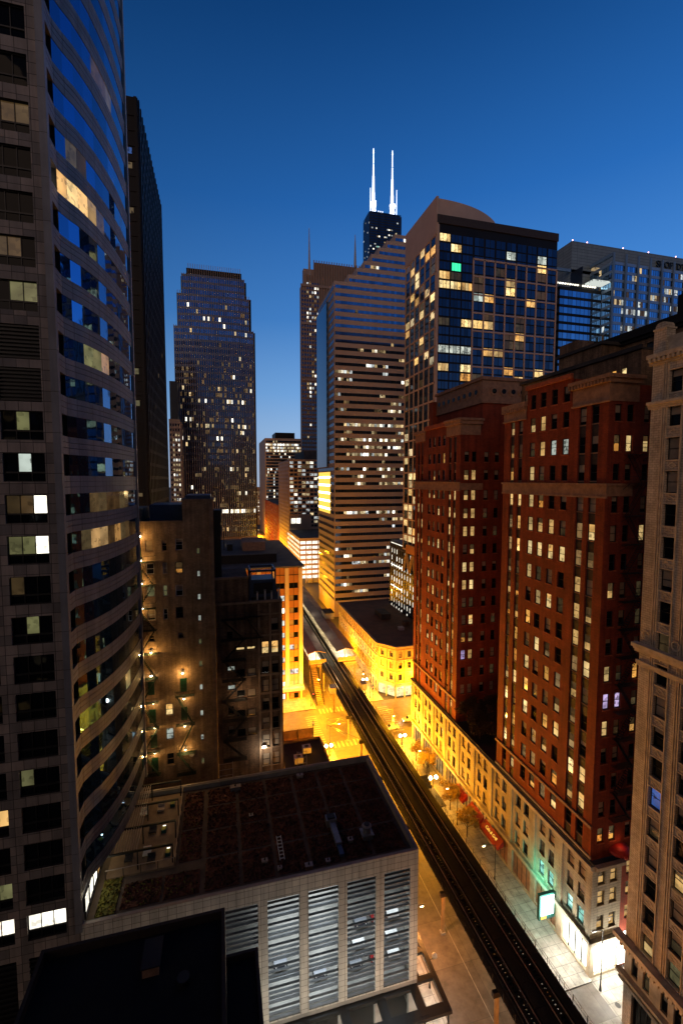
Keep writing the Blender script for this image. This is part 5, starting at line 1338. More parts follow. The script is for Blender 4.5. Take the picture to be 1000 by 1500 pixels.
while z > 62:
    s = LL[k] if k < len(LL) else ''.join(rr.choice('....l') for _ in range(3))
    for i, (a, b) in enumerate(colL):
        c = s[i] if i < len(s) else '.'
        if k == 3 and i == 1: B.win(FB, a, b, z-2.7, z, 'DDD', 'p', -.05); continue
        B.win(FB, a, b, z-2.5, z, (c if c != '.' else 'D')*3, 'p', -.05)
    s = RR[k] if k < len(RR) else ''.join(rr.choice('....l') for _ in range(8))
    for i in range(8):
        B.win(FB, gxs[i]+.32, gxs[i+1]-.32 if i < 7 else 123.2, z-2.6, z+.1, (s[i] if s[i] != '.' else 'D')*2, 'p', -.05)
    z -= 3.16; k += 1
B.finish(cap=100)
m = MB(); m.box(80, 83.4, 149.85, 149.93, 148.2, 150.8, 'green_glow'); build(m, 'green_window', B.o)
# rooftop: solid parapet wall rising to the corner, curved screen
m = MB()
m.hexa([(73.7,149.7,166),(74.5,149.7,166),(74.5,177,166),(73.7,177,166),(73.7,149.7,172.2),(74.5,149.7,172.2),(74.5,177,172.6),(73.7,177,172.6)], 'resid_frame')
m.box(73.7, 74.5, 149.7, 177, 163, 166, 'resid_frame'); build(m, 'roof_wall', B.o)
m = MB(); pts = []
for k in range(15):
    t = k/14; x = 74.5+25.5*t; pts.append((x, 150.2+3*t*t))
for (a, b) in zip(pts[:-1], pts[1:]):
    ta = (a[0]-74.5)/25.6; tb = (b[0]-74.5)/25.6; za = 166.3+5.5*math.sqrt(max(0, 1-ta**3)); zb = 166.3+5.5*math.sqrt(max(0, 1-tb**3))
    m.hexa([(a[0],a[1],166.3),(b[0],b[1],166.3),(b[0],b[1]+.5,166.3),(a[0],a[1]+.5,166.3),(a[0],a[1],za),(b[0],b[1],zb),(b[0],b[1]+.5,zb),(a[0],a[1]+.5,za)], 'resid_frame')
build(m, 'curved_screen', B.o)
# raking struts below and the black podium with vertical white lights
m = MB(); m.box(72.6, 74.0, 150, 171, 45.2, 48.5, 'orange_panel')
for y in (151, 157, 163, 169): m.tube((73.4,y,37),(73.4,y+3,45), .6, 'steel_yellow', 6); m.tube((73.4,y+6,37),(73.4,y+3,45), .6, 'steel_yellow', 6)
build(m, 'strut', B.o)
D = Bld('hotel_podium', (80, 170, 0), 'dark grey block with rows of narrow white-lit window slots behind the gold corner building')
for r in range(13):
    for i in range(14):
        y = 152+i*2.9; z = 4.5+3.15*r
        c = 'w' if random.random() < (.9 if y > 168 else .4) else 'D'
        D.win(FX(74.2), y, y+.55, z, z+2.0, c, 'p', -.04)
D.wall.box(74.2, 112, 150, 193, 0, 36.5, 'sears_metal'); D.wall.box(74.2, 112, 176, 193, 36.5, 47.5, 'sears_metal')
for r in range(14): D.wall.box(74.12, 74.19, 150, 193, 3.6+3.15*r, 3.75+3.15*r, 'grey_metal') if 3.6+3.15*r < 47 else None
for i in range(8): D.wall.box(74.05, 74.18, 176+i*2.9-1, 176.1+i*2.9-1, 2, 47, 'black_tower')
m = MB()
for z in (46.6, 36.8, 27.4, 17.9): m.box(74.0, 74.1, 178, 191, z, z+.35, 'lit_white')
build(m, 'light_line', D.o)
D.finish()

# blue glass tower on the right
B = Bld('blue_glass_tower', (200, 200, 0), 'blue glass office tower with projecting columns and pale bands at upper right', 'skyscraper')
FB = FY(190); FA = FX(188.5)
X0 = 175.5
B.wall.box(188.8, 300, 190.3, 260, 60, 181, 'black_tower'); B.wall.box(163, 188.8, 196, 260, 60, 170, 'black_tower')
z = 100; k = 0; rr = random.Random(9)
while z < 180:
    n = 38; p = {8: .8, 9: .85, 10: .3, 11: .5, 12: .5, 13: .3, 14: .6, 15: .75, 16: .5, 17: .3}.get(k, .18); row = ''; on = False
    for i in range(n):
        if rr.random() < .3: on = rr.random() < p
        row += rr.choice('kkfn') if on else 'B'
    B.win(FB, 188.8, 245, z, z+2.7, row, 'p', -.06)
    B.wall.fbox(FB, 188.6, 260, -.02, .25, z+2.7, z+4.1, 'blue_band')
    row = ''.join(rr.choice('kfn') if rr.random() < .16 else 'B' for i in range(14))
    B.win(FA, 190.3, 212, z, z+2.7, row, 'p', -.06); B.wall.fbox(FA, 190, 214, -.02, .22, z+2.7, z+4.1, 'blue_band')
    z += 4.1; k += 1
# recessed bay to the left, and crown
FC = FX(163.2)
z = 100; k = 0
while z < 166:
    row = ''.join(rr.choice('kfn') if rr.random() < .14 else 'B' for i in range(26))
    B.win(FC, 196, 250, z, z+2.7, row, 'p', -.06); B.wall.fbox(FC, 196, 250, -.02, .2, z+2.7, z+4.1, 'blue_band')
    B.win(FY(196), 163.4, 188, z, z+2.7, 'B'*10, 'p', -.06); z += 4.1; k += 1
B.wall.box(176.5, 300, 204, 262, 170, 197, 'blue_crown'); B.wall.box(176.4, 176.5, 196, 204, 60, 181, 'black_metal')
B.finish(name='window_band')
for i in range(14):
    x = 188.6+7.6*i; m = MB(); m.box(x-.5, x+.5, 189.1, 189.72, 60, 186, 'blue_column'); build(m, 'column', B.o)
m = MB(); m.box(188.0, 189.2, 190, 252, 184.6, 186.2, 'blue_column'); m.box(160, 189, 204, 205, 181.5, 183, 'blue_column'); build(m, 'roof_beam', B.o)
m = MB()
for i in range(16): m.box(163.5+i*1.5, 164.3+i*1.5, 198, 198.6, 172.3, 172.9, 'lit_white')
m.box(178, 188, 190.4, 196, 172.0, 172.6, 'lit_far_cool'); m.box(189, 200, 203.5, 203.95, 183.5, 185.3, 'lit_far'); build(m, 'soffit_light', B.o)
for i, (x, lab) in enumerate(((177, 0), (186, 0), (209, 0), (226, 0), (245, 0), (254, 0))):
    m = MB(); m.ball((x, 204.2, 197.5), .27, 'pink_light'); build(m, 'warning_light', B.o)
m = MB()
import itertools
cu = bpy.data.curves.new('roof_lettering', 'FONT'); cu.body = 'SHOEFITT'; cu.size = 4.6; cu.extrude = .3
cu.body = 'SHOFTDT'
o = bpy.data.objects.new('roof_lettering', cu); COL.objects.link(o); o.data.materials.append(MAT['black_metal']); o.parent = B.o
o.rotation_euler = (math.radians(90), 0, 0); o.location = Vector((231, 203.6, 190.5))-Vector((200, 200, 0))

# wide tower with vertical mullions and stepped shoulders
B = Bld('mullion_tower', (0, 330, 0), 'broad office tower with fine vertical mullions and stepped shoulders in the middle distance', 'skyscraper')
secs = [(-26.8, 24.4, 317.5, 173.0), (-24.6, 22.0, 316.8, 194.5), (-21.9, 19.0, 316.0, 205.2), (-18.4, 16.0, 315.2, 211.0)]
F = FY(315.0)
heights = lambda x: max(t for a, b, yy, t in secs if a <= x <= b)
B.wall.box(-26.8, 24.6, 318, 360, 0, 173, 'black_tower'); B.wall.box(-24.6, 22.2, 318, 356, 173, 194.5, 'black_tower'); B.wall.box(-21.9, 19.2, 318, 352, 194.5, 205, 'black_tower'); B.wall.box(-18.4, 16.2, 318, 348, 205, 210.6, 'black_tower')
mm_ = MB(); bb = MB(); rr = random.Random(3)
x = -26.8; cols_ = []
while x < 24.7: cols_.append(x); x += 1.395
for x in cols_:
    h = heights(min(max(x, -26.7), 24.3)); yy = 317.6 if h < 174 else 317 if h < 195 else 316.4 if h < 206 else 315.6
    mm_.box(x-.14, x+.14, yy-.55, yy+.0, 30, h+1.3, 'wide_mullion')
prob = {3: .10, 7: .95, 8: .1, 9: .2, 10: .15, 13: .08, 14: .35, 15: .06, 16: .12, 17: .10, 18: .18, 19: .5, 20: .35, 21: .55, 22: .3, 23: .1, 24: .1, 25: .55, 26: .6, 27: .5, 28: .2, 29: .15, 33: .12, 36: .15, 38: .5, 39: .3, 41: .1}
z = 36.0; k = 3
while z < 206:
    for ci in range(len(cols_)-1):
        x = cols_[ci]; xc = x+.7
        h = min(heights(min(max(x, -26.7), 24.3)), heights(min(max(x+1.39, -26.7), 24.3)))
        if z+3 > h: continue
        yy = 317.6 if h < 174 else 317 if h < 195 else 316.4 if h < 206 else 315.6
        p = prob.get(k, .05)*(.55 if k != 7 else 1)
        c = 'F' if z < 165 else 'B'  # upper panes get bluer glass, sky reflection put into the colour
        bias = .5+.9*math.sin(ci*.35+k*1.7)
        if rr.random() < p*(bias if p < .9 else 1): c = rr.choice('ffew' if k != 26 else 'fee')
        if c == 'F' and z < 150 and rr.random() < .13: c = 'e'  # extra dim lit panes added to warm the lower half
        Fq = FY(yy)
        B.win(Fq, x+.12, x+1.27, z, z+2.5, c, 'p', .0)
        if ci % 1 == 0: bb.fbox(Fq, x+.12, x+1.3, 0, .03, z+2.5, z+4.05, 'wide_spandrel')
    z += 4.05; k += 1
build(mm_, 'mullion', B.o); build(bb, 'spandrel', B.o); B.finish()
m = MB(); m.fquad(FY(317.4), -26, 24, 27, 33.5, 0, 'lit_far'); m.fbox(FY(317.4), -27, 24.6, 0, .3, 33.5, 36, 'wide_mullion'); build(m, 'lobby_glazing', B.o)

# black steel tower
B = Bld('black_steel_tower', (-35, 165, 0), 'nearly black high-rise slab with faint vertical ribs beside the curved glass side', 'skyscraper')
B.wall.box(-60, -20, 143.3, 194, 0, 180, 'black_tower'); rb = MB()
for i in range(17): y = 144+i*3.1; rb.box(-19.95, -19.7, y, y+.9, 0, 180, 'black_tower')
for i in range(8): x = -21-i*3.0; rb.box(x, x+.8, 142.9, 143.2, 0, 180, 'black_tower')
for k in range(44): rb.box(-60, -19.95, 143.05, 143.25, 3+4*k, 4+4*k, 'black_tower'); rb.box(-19.95, -19.85, 144, 194, 3+4*k, 4+4*k, 'black_tower')
build(rb, 'rib', B.o)
for x0, z, c in ((-24.0, 161, 'e'), (-24, 149, 'e'), (-24.0, 105, 'g'), (-24.0, 96, 'g'), (-24.5, 85, '.'), (-24, 70, 'e'), (-24, 155, '.'), (-24, 168.5, '.'), (-24, 164.9, 'u')):
    if c != '.': B.win(FY(143.2), x0-1.5, x0+2.2, z, z+1.6, c*2, 'p', -.06)
for y, z in ((160, 98), (147, 94), (170, 110), (183, 120), (150, 118)): B.win(FX(-19.9, 1), y, y+2, z, z+1.5, 'e', 'p', -.06)
B.finish()
# slim tower peeping between
B = Bld('slim_tower', (-27, 305, 0), 'slim pale tower with small lit windows in the gap left of the mullion tower')
F = FY(300)
B.facade(F, -29.6, -23, 0, 112, gridwins(F, -29.4, -23.2, 30, 110, 4, 26, .55, .5, lambda i, j: random.choice('ffwkfF') if 9 < j < 24 and i > 0 else 'F'), 'beige_granite', .2, style='p')
B.wall.box(-29.6, -23, 300.3, 330, 0, 111, 'beige_granite'); B.wall.box(-29.0, -24.5, 303, 325, 112, 135.5, 'sears_metal'); B.finish()

# banded tower with roof box
B = Bld('banded_tower', (72, 640, 0), 'grey office tower with rows of lit windows and a roof box, far down the street', 'skyscraper')
F = FY(607); rr = random.Random(21)
B.wall.box(58, 110, 607.2, 700, 0, 129, 'grid_frame'); B.wall.box(72, 98, 612, 650, 129, 137, 'black_tower')
for k in range(30):
    z = 6+4.05*k; p = .8 if 25 < k < 29 else .12; 
    row = ''.join(rr.choice('ffkw') if rr.random() < p else 'F' for i in range(26))
    B.win(F, 59, 108, z, z+2.4, row, 'p', -.15); B.wall.fbox(FX(58), 607.2, 700, 0, .1, z+2.4, z+4.05, 'grid_frame')
B.finish(name='window_band')
# gridded office block
B = Bld('gridded_block', (78, 420, 0), 'office block with an even stone grid of wide dim windows behind the bright garage')
F = FY(388); FA = FX(57)
def gl(i, j): return random.choice('fkwke') if random.random() < (.45 if j > 5 else .3) else 'D'
B.facade(F, 57, 100, 0, 92, gridwins(F, 57.5, 99.5, 33, 91, 12, 17, .84, .62, gl), 'grid_frame', .4, style='p')
B.facade(FA, 388, 460, 0, 92, gridwins(FA, 389, 459, 10, 91, 20, 23, .45, .55, lambda i, j: 'F' if random.random() < .9 else 'f'), 'grid_frame', .4, style='p')
B.wall.box(57, 100, 388.6, 460, 91.5, 92, 'roof_grey'); B.wall.box(72, 100, 400, 450, 92, 100, 'roof_grey')
B.wall.box(57.2, 76, 387.2, 387.8, 33, 45, 'grid_frame'); B.finish()
m = MB(); m.box(58.5, 62.6, 387.0, 387.15, 37, 41.5, 'lit_white'); m.box(63.2, 66.5, 387.0, 387.15, 37, 41.5, 'lit_white'); build(m, 'lit_screen', B.o)
# open garage blazing with light
B = Bld('lit_garage', (75, 350, 0), 'open parking garage blazing white between orange floor bands', 'garage')
F = FY(320); FA = FX(54.2)
for k in range(8):
    z = 3.6+3.55*k; n = 8 if k in (0, 7) else 4
    m = MB(); m.fquad(F, 54.5, 90, z, z+2.2, -.4, 'lit_white'); m.fquad(FA, 320.5, 384, z, z+2.2, -.4, 'lit_white'); build(m, 'lit_floor', B.o)
    B.wall.fbox(F, 54.2, 90, -.4, 0, z+2.2, z+3.55, 'grid_frame'); B.wall.fbox(FA, 320, 385, -.4, 0, z+2.2, z+3.55, 'grid_frame')
for i in range(9): x = 54.4+i*4.4; B.wall.fbox(F, x-.25, x+.25, -.3, .1, 0, 31.9, 'grid_frame')
for i in range(15): y = 320.3+i*4.6; B.wall.fbox(FA, y-.3, y+.3, -.3, .1, 0, 31.9, 'grid_frame')
B.wall.box(54.4, 90, 320.3, 385, 31.5, 31.8, 'roof_dark'); B.wall.fbox(F, 54.2, 90, -.3, .05, 31.8, 32.8, 'grid_frame'); B.wall.fbox(FA, 320, 385, -.3, .05, 31.8, 32.8, 'grid_frame')
B.wall.box(60, 90, 321, 384.8, 0, 31.4, 'concrete'); B.finish()
# small red brick block far away
B = Bld('red_block', (66, 500, 0), 'small dark red brick block wedged between two paler towers far down the street')
B.facade(FX(56.5), 462, 600, 0, 49, gridwins(None, 464, 598, 3, 47, 26, 10, .4, .5, lambda i, j: 'F' if random.random() < .85 else 'f'), 'brick_red', .2, style='p')
B.facade(FY(462), 56.5, 80, 0, 49, gridwins(None, 57, 79, 3, 47, 6, 10, .5, .5, lambda i, j: 'F'), 'brick_red', .2, style='p')
B.wall.box(56.5, 80, 462.3, 600, 48.5, 48.9, 'roof_dark'); B.finish()
# granite tower with two spires
B = Bld('granite_tower', (102, 450, 0), 'brown granite tower with vertical piers and two thin spires behind the striped tower', 'skyscraper')
F = FY(450); rr = random.Random(31)
for (x0, x1, zt) in ((79.2, 92, 262), (82, 150, 279), (93, 148, 286)):
    B.wall.box(x0, x1, 450.6+(zt-262)*.02, 457, 0, zt, 'beige_granite')
pi_ = MB()
x = 79.4
while x < 150:
    top = 262 if x < 82 else 272 if x < 92 else 286; pi_.box(x-.35, x+.35, 449.6, 450.6, 90, top+1.6, 'beige_granite'); x += 2.55
for z in (118, 172, 226, 262): pi_.box(79, 150, 449.4, 450.6, z, z+2.2, 'beige_granite')
build(pi_, 'pier', B.o)
x = 79.4
while x < 97:
    for k in range(44):
        z = 92+4.0*k
        if x < 82 and z > 258: continue
        c = rr.choice('fkwe') if rr.random() < (.45 if 15 < k < 26 or k > 33 else .12) and x > 83 else 'F'
        B.win(F, x+.5, x+2.05, z, z+2.2, c, 'p', .45)
    x += 2.55
B.finish()
for x in (88.0, 134.5):
    m = MB(); m.tube((x,452,262 if x < 100 else 286),(x,452,318), 1.5, 'fin_metal', 8, .25); build(m, 'spire', B.o)
# Sears-like tallest tower
B = Bld('black_skyscraper', (216, 620, 0), 'tallest black tower on the skyline with two floodlit white antennas', 'skyscraper')
xa, xb = 202.2, 248.7; Y0 = 612
B.wall.box(xa, xb, Y0, 640, 0, 436, 'sears_metal'); B.wall.box(xa+1, xb-2, Y0+2, 637, 436, 438.5, 'sears_metal')
rr = random.Random(8)
for k in range(26):
    z = 350+3.45*k; p = {2: .15, 4: .2, 8: .5, 9: .3, 12: .8, 14: .6, 16: .5, 17: .15, 19: .7, 22: .05}.get(k, .06)
    if k in (20, 21) or k > 22: p = 0
    row = ''.join(rr.choice('fkw' if k != 12 else 'tck') if rr.random() < p*.6 else 'D' for i in range(22))
    B.win(FY(Y0), xa+.8, xb-.8, z, z+1.7, row, 'p', -.1)
    row = ''.join('k' if rr.random() < .05 else 'D' for i in range(14)); B.win(FX(xa), Y0+1, Y0+27, z, z+1.7, row, 'p', -.1)
B.finish(name='window_band')
for x, y, zt, in ((210.9, 622, 521), (238.4, 622, 523)):
    m = MB()
    m.tube((x,y,437),(x,y,468), 2.3, 'antenna_glow', 10, 2.0); m.tube((x,y,468),(x,y,490), 1.7, 'antenna_glow', 10, 1.3); m.tube((x,y,490),(x,y,505), 1.0, 'antenna_glow', 8, .8); m.tube((x,y,506.5),(x,y,zt), .7, 'antenna_glow', 8, .5); m.tube((x,y,zt-1),(x,y,zt+5), .9, 'antenna_glow', 8, .4)
    for k in range(9): m.box(x-2.8+random.random(), x+2.6+random.random(), y-2.6, y+2.6, 441+k*1.6+random.random()*2, 442.5+k*1.8, 'antenna_glow')
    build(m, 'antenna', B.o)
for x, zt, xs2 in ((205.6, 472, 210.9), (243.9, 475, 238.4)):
    m = MB(); m.tube((x,619,437),(x,619,zt), .45, 'antenna_glow', 6, .3); m.tube((x,619,454),(xs2,622,454), .4, 'antenna_glow', 5); build(m, 'antenna', B.o)
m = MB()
for x in (217, 220, 223): m.tube((x,618,438),(x,618,443), .5, 'antenna_glow', 6)
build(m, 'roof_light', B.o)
B = Bld('far_block', (330, 700, 0), 'small dark rooftop with lit windows just left of the tallest tower')
B.wall.box(176, 200, 600, 640, 0, 351, 'sears_metal')
for k in range(5): B.win(FY(600), 178, 199, 318+6*k, 320+6*k, ''.join(random.choice('FFFkf') for _ in range(10)), 'p', -.1)
B.finish()
# far end of the street
for x, y, r in ((33.1, 57, 0), (33.4, 74, 0), (31.2, 105, 0), (44.6, 121, 0)):
    pass
for i, (x0, x1, y, z, lab) in enumerate(((50, 70, 760, 62, 'distant cream office block with small lit windows closing the street on the right'), (24, 56, 900, 60, 'distant block closing the end of the street'), (27, 34, 700, 80, 'distant slim block with bright windows beside the mullion tower'))):
    B = Bld('distant_block', ((x0+x1)/2, y, 0), lab)
    B.facade(FY(y), x0, x1, 0, z, gridwins(None, x0+.5, x1-.5, 8, z-3, int((x1-x0)/2.4), int(z/4), .6, .5, lambda i, j: random.choice('ffwFFe')), 'grid_frame', .3, style='p')
    B.wall.box(x0, x1, y+.4, y+40, 0, z-.2, 'grid_frame'); B.finish()
# the city behind us, dark, seen only mirrored in glass
for i, (x0, x1, y0, y1, z, lab) in enumerate(((-80, -30, -80, -30, 118, 'dark block behind the viewer on the far left'), (-22, 18, -75, -25, 96, 'dark block right behind the viewer'), (58, 110, -70, 20, 132, 'dark block behind the viewer on the right side of the street'), (20, 60, -230, -160, 150, 'dark tower far behind the viewer down the street'))):
    B = Bld('rear_city_block', ((x0+x1)/2, y0, 0), lab, 'building')
    B.wall.box(x0, x1, y0, y1, 0, z, 'sears_metal')
    FF = Fr((0, y1), (1, 0), (0, 1))
    for w in gridwins(FF, x0+1, x1-1, 10, z-4, int((x1-x0)/5), int(z/7), .5, .4, lambda i, j: random.choice('lkfFFFFFF')): B.win(FF, w[0], w[1], w[2], w[3], w[4], 'p', -.1)
    B.finish(cap=0)

# ------------------------------------------------------------------ street furniture
def lamp_head(e, x, y, z, dx, glow='lamp_sodium', e0=0, col=SOD):
    pass
LAMPM = {}
def street_lamp(x, y, dx, en, lab, h=8.5, col=SOD, arm=2.2):
    en *= 12.5
    e = empty('street_lamp', (x, y, 0), lab, 'street lamp', 'sodium street lamps')
    key = (dx, h)
    if key not in LAMPM:
        m = MB(); m.tube((x,y,0),(x,y,h), .09, 'black_metal', 7, .06); m.tube((x,y,0),(x,y,.8), .18, 'black_metal', 8, .12); a = build(m, 'pole', e)
        m = MB(); m.tube((x,y,h),(x+dx*arm,y,h+.5), .05, 'black_metal', 6); b = build(m, 'arm', e)
        m = MB(); m.tube((x+dx*(arm-.1),y,h+.55),(x+dx*(arm+.7),y,h+.5), .16, 'grey_metal', 8, .12); m.box(x+dx*(arm+.3)-.22, x+dx*(arm+.3)+.22, y-.12, y+.12, h+.32, h+.40, 'lamp_sodium'); c = build(m, 'lamp_head', e)
        LAMPM[key] = [(q.name.split('.')[0], q.data) for q in (a, b, c)]
    else:
        for nm, d in LAMPM[key]:
            o = bpy.data.objects.new(nm, d); COL.objects.link(o); o.parent = e
    point('street_light', (x+dx*(arm+.3), y, h+.1), en, (1, .36, .08) if x == 27.2 else col, .25, e)
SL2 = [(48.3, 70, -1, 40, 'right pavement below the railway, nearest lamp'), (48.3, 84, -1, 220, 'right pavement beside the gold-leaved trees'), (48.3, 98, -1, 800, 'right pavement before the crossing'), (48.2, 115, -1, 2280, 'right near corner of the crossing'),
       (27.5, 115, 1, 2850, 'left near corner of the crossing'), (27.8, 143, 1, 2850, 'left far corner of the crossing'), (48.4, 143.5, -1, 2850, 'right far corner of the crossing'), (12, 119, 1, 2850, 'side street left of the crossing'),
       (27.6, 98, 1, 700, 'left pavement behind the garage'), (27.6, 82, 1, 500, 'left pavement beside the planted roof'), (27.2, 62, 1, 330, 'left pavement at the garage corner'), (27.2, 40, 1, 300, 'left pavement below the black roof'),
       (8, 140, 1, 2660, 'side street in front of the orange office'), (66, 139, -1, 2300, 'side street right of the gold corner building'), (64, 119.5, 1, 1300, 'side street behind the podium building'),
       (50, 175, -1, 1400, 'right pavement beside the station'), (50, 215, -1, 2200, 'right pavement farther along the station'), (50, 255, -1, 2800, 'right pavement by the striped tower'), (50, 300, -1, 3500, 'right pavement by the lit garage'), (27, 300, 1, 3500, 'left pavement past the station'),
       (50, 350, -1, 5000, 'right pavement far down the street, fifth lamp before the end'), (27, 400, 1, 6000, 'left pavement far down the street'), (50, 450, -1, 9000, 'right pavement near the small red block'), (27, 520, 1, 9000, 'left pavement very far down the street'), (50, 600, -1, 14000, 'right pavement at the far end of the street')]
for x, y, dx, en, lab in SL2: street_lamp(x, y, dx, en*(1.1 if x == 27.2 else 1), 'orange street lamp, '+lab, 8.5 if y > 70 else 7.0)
GL = None
def globe_lamp(x, y, z, lab, en, on=True, col=(1,.58,.08)):
    en *= 9
    e = empty('twin_globe_lamp', (x, y, 0), lab, 'street lamp', 'twin globe lamps')
    m = MB(); m.tube((x,y,0),(x,y,z), .1, 'black_metal', 8, .06); m.tube((x,y,0),(x,y,.7), .2, 'black_metal', 8, .12); build(m, 'pole', e)
    m = MB(); m.tube((x-.7,y,z),(x+.7,y,z), .04, 'black_metal', 6); build(m, 'crossarm', e)
    for s in (-1, 1):
        m = MB(); m.ball((x+s*.7,y,z+.4), .40, 'lamp_glow' if on else 'white_paint', 10); build(m, 'globe', e)
    if on: point('globe_light', (x, y, z+1.1), en, col, .3, e)
globe_lamp(26.2, 111.4, 5, 'twin white globe lamp glowing on the left pavement beside the low shop', 700)
globe_lamp(46.9, 92.7, 5, 'twin white globe lamp glowing beside the gold-leaved trees on the right pavement', 280)
globe_lamp(47.0, 111.5, 4.6, 'twin white globe lamp glowing at the right near corner of the crossing', 900)
globe_lamp(47.6, 147, 4.8, 'twin white globe lamp glowing in front of the gold corner building', 600)
for i_, x_ in enumerate((2.5, 10.5, 19.5)):  # white lamps added out of view to brighten the garage front
    street_lamp(x_, 44.0, 1, 125, 'added unseen white lamp brightening the garage front, %s from the left' % ('first', 'second', 'third')[i_], 8.0, (1, .93, .80))
globe_lamp(28.5, 56.5, 4.6, 'unlit twin globe lamp beside the skylight canopy at the garage corner', 0, False)
def signal(x, y, lab, h=5.5):
    e = empty('traffic_signal', (x, y, 0), lab, 'traffic signal', 'traffic signals at the crossing')
    m = MB(); m.tube((x,y,0),(x,y,h), .08, 'black_metal', 6); build(m, 'pole', e)
    m = MB(); m.box(x-.2, x+.2, y-.2, y+.12, h-1.6, h-.4, 'black_metal'); build(m, 'housing', e)
    m = MB(); m.ball((x, y-.2, h-.65), .12, 'red_light', 8); build(m, 'red_lamp', e)
signal(24, 121, 'traffic signal on the left pavement corner by the low shop', 7.5); signal(52.9, 117.2, 'traffic signal at the podium corner of the crossing', 8); signal(48.6, 141.5, 'traffic signal in front of the gold corner building'); signal(28.2, 142, 'traffic signal under the station stair')
def bollard_pole(x, y, h, lab):
    e = empty('lamp_post', (x, y, 0), lab, 'post')
    m = MB(); m.tube((x,y,0),(x,y,h), .09, 'black_metal', 7, .06); m.tube((x,y,0),(x,y,.9), .2, 'black_metal', 8, .1); build(m, 'pole', e)
    m = MB(); m.tube((x,y,h),(x-1.4,y,h+.3), .05, 'black_metal', 5); m.tube((x-1.3,y,h+.35),(x-2,y,h+.3), .14, 'grey_metal', 7); build(m, 'lamp_head', e)
bollard_pole(52.6, 49.8, 9.5, 'tall black unlit lamp post at the alley mouth in front of the white shopfront')
e = empty('kerb_railing', (47.4, 60, 0), 'thin metal railing along the right pavement edge beside the railway', 'railing')
m = MB(); y = 40.0
while y < 72: m.tube((47.5,y,.14),(47.5,y,1.25), .03, 'fin_metal', 5); y += 1.6
build(m, 'post', e)
m = MB(); m.tube((47.5,40,1.2),(47.5,72,1.2), .03, 'fin_metal', 5); m.tube((47.5,40,.7),(47.5,72,.7), .02, 'fin_metal', 5); build(m, 'rail', e)
e = empty('stair_entrance', (46.6, 97, 0), 'small dark-roofed subway stair shelter with steel rails on the right pavement', 'shelter')
m = MB(); m.box(44.4, 47.0, 86.5, 92.5, 2.8, 3.0, 'roof_dark'); build(m, 'roof', e)
m = MB()
for k in range(6): m.box(44.6, 47.6, 93+k*.8, 93.1+k*.8, .2+k*.35, 1.4+k*.35, 'steel_dark')
for x in (44.5, 46.9):
    for y in (86.6, 92.4): m.tube((x,y,0),(x,y,2.8), .07, 'steel_dark', 5)
build(m, 'rail', e)
# trees
def tree(x, y, z0, h, r, lab, leaf, n=900, grp=None, bare=.0):
    e = empty('tree', (x, y, z0), lab, 'tree', grp)
    m = MB(); rr = random.Random(int(x*7+y*3)); top = z0+h
    m.tube((x,y,z0),(x+.1,y,z0+h*.45), .13, 'tree_bark', 7, .09); tips = []
    for k in range(9):
        a = k*2.4+rr.random(); zz = z0+h*(.35+.04*k); L_ = r*(.6+.4*rr.random())
        t = (x+L_*math.cos(a), y+L_*math.sin(a), zz+h*(.18+.25*rr.random())); m.tube((x+.08,y,zz),t, .055, 'tree_bark', 5, .02); tips.append(t)
        for q in range(3):
            u = (t[0]+rr.uniform(-.6,.6)*r*.6, t[1]+rr.uniform(-.6,.6)*r*.6, t[2]+rr.uniform(-.1,.5)*r*.7); m.tube(t, u, .02, 'tree_bark', 4, .008); tips.append(u)
    build(m, 'trunk', e)
    m = MB()
    for _ in range(n*2):
        t = rr.choice(tips); s = rr.uniform(.08, .20)
        p = [t[i]+rr.gauss(0, r*.20) for i in range(3)]
        a, b = rr.uniform(0, 6.28), rr.uniform(-1, 1); u = Vector((math.cos(a), math.sin(a), b*.6))*s; v = Vector((-math.sin(a)*.8, math.cos(a)*.8, rr.uniform(-.8,.8)))*s
        c = Vector(p); m.quad(tuple(c-u-v*.4), tuple(c-v), tuple(c+u+v*.3), tuple(c+v), leaf)
    build(m, 'crown', e)
for i, (x, y, h, r, n, lab) in enumerate(((49.2, 101, 5.0, 1.7, 1100, 'gold-lit street tree nearest the crossing on the right pavement'), (49.0, 88.5, 5.2, 1.8, 1300, 'gold-lit street tree beside the twin globe lamp'), (48.6, 80.5, 5.0, 1.7, 900, 'sparse orange-lit street tree before the red awnings'), (49.0, 107, 4.4, 1.3, 700, 'small gold street tree at the corner of the crossing'))):
    tree(x, y, .14, h, r, lab, 'leaf_gold', n, 'street trees on the right pavement')
for i, (x, y, h, r, lab) in enumerate(((54.2, 89.0, 5.4, 2.3, 'dark rust-leaved tree in the court, close against the far red tower'), (57.5, 86.5, 5.6, 2.5, 'dark rust-leaved tree in the middle of the planted court'), (56.2, 81.5, 4.6, 2.2, 'dark rust-leaved tree in the court close to the near red tower'), (61.5, 88.5, 6.0, 2.6, 'dark rust-leaved tree at the back of the planted court'), (54.0, 85.0, 3.4, 1.8, 'low dark shrub-like tree at the court edge above the cornice'))):
    tree(x, y, 18.1, h, r, lab, 'leaf_dark', 2200, 'trees in the court between the red towers')
e = empty('alley_lamp', (7, 80.6, 26), 'white lamp in the alley at the foot of the soot-dark rear block', 'wall lamp')
m = MB(); m.box(6.6, 7.4, 81.7, 82, 25.6, 25.9, 'grey_metal'); build(m, 'housing', e); m = MB(); m.box(6.65, 7.35, 81.6, 81.7, 25.5, 25.58, 'lamp_glow'); build(m, 'bulb', e)
point('alley_light', (7, 80.6, 25.2), 260, (1, .90, .72), .3, e); point('alley_light', (3, 79.6, 36), 240, (1, .66, .36), .3, e)  # second, warm light is added in mid-air to brighten the rear wall
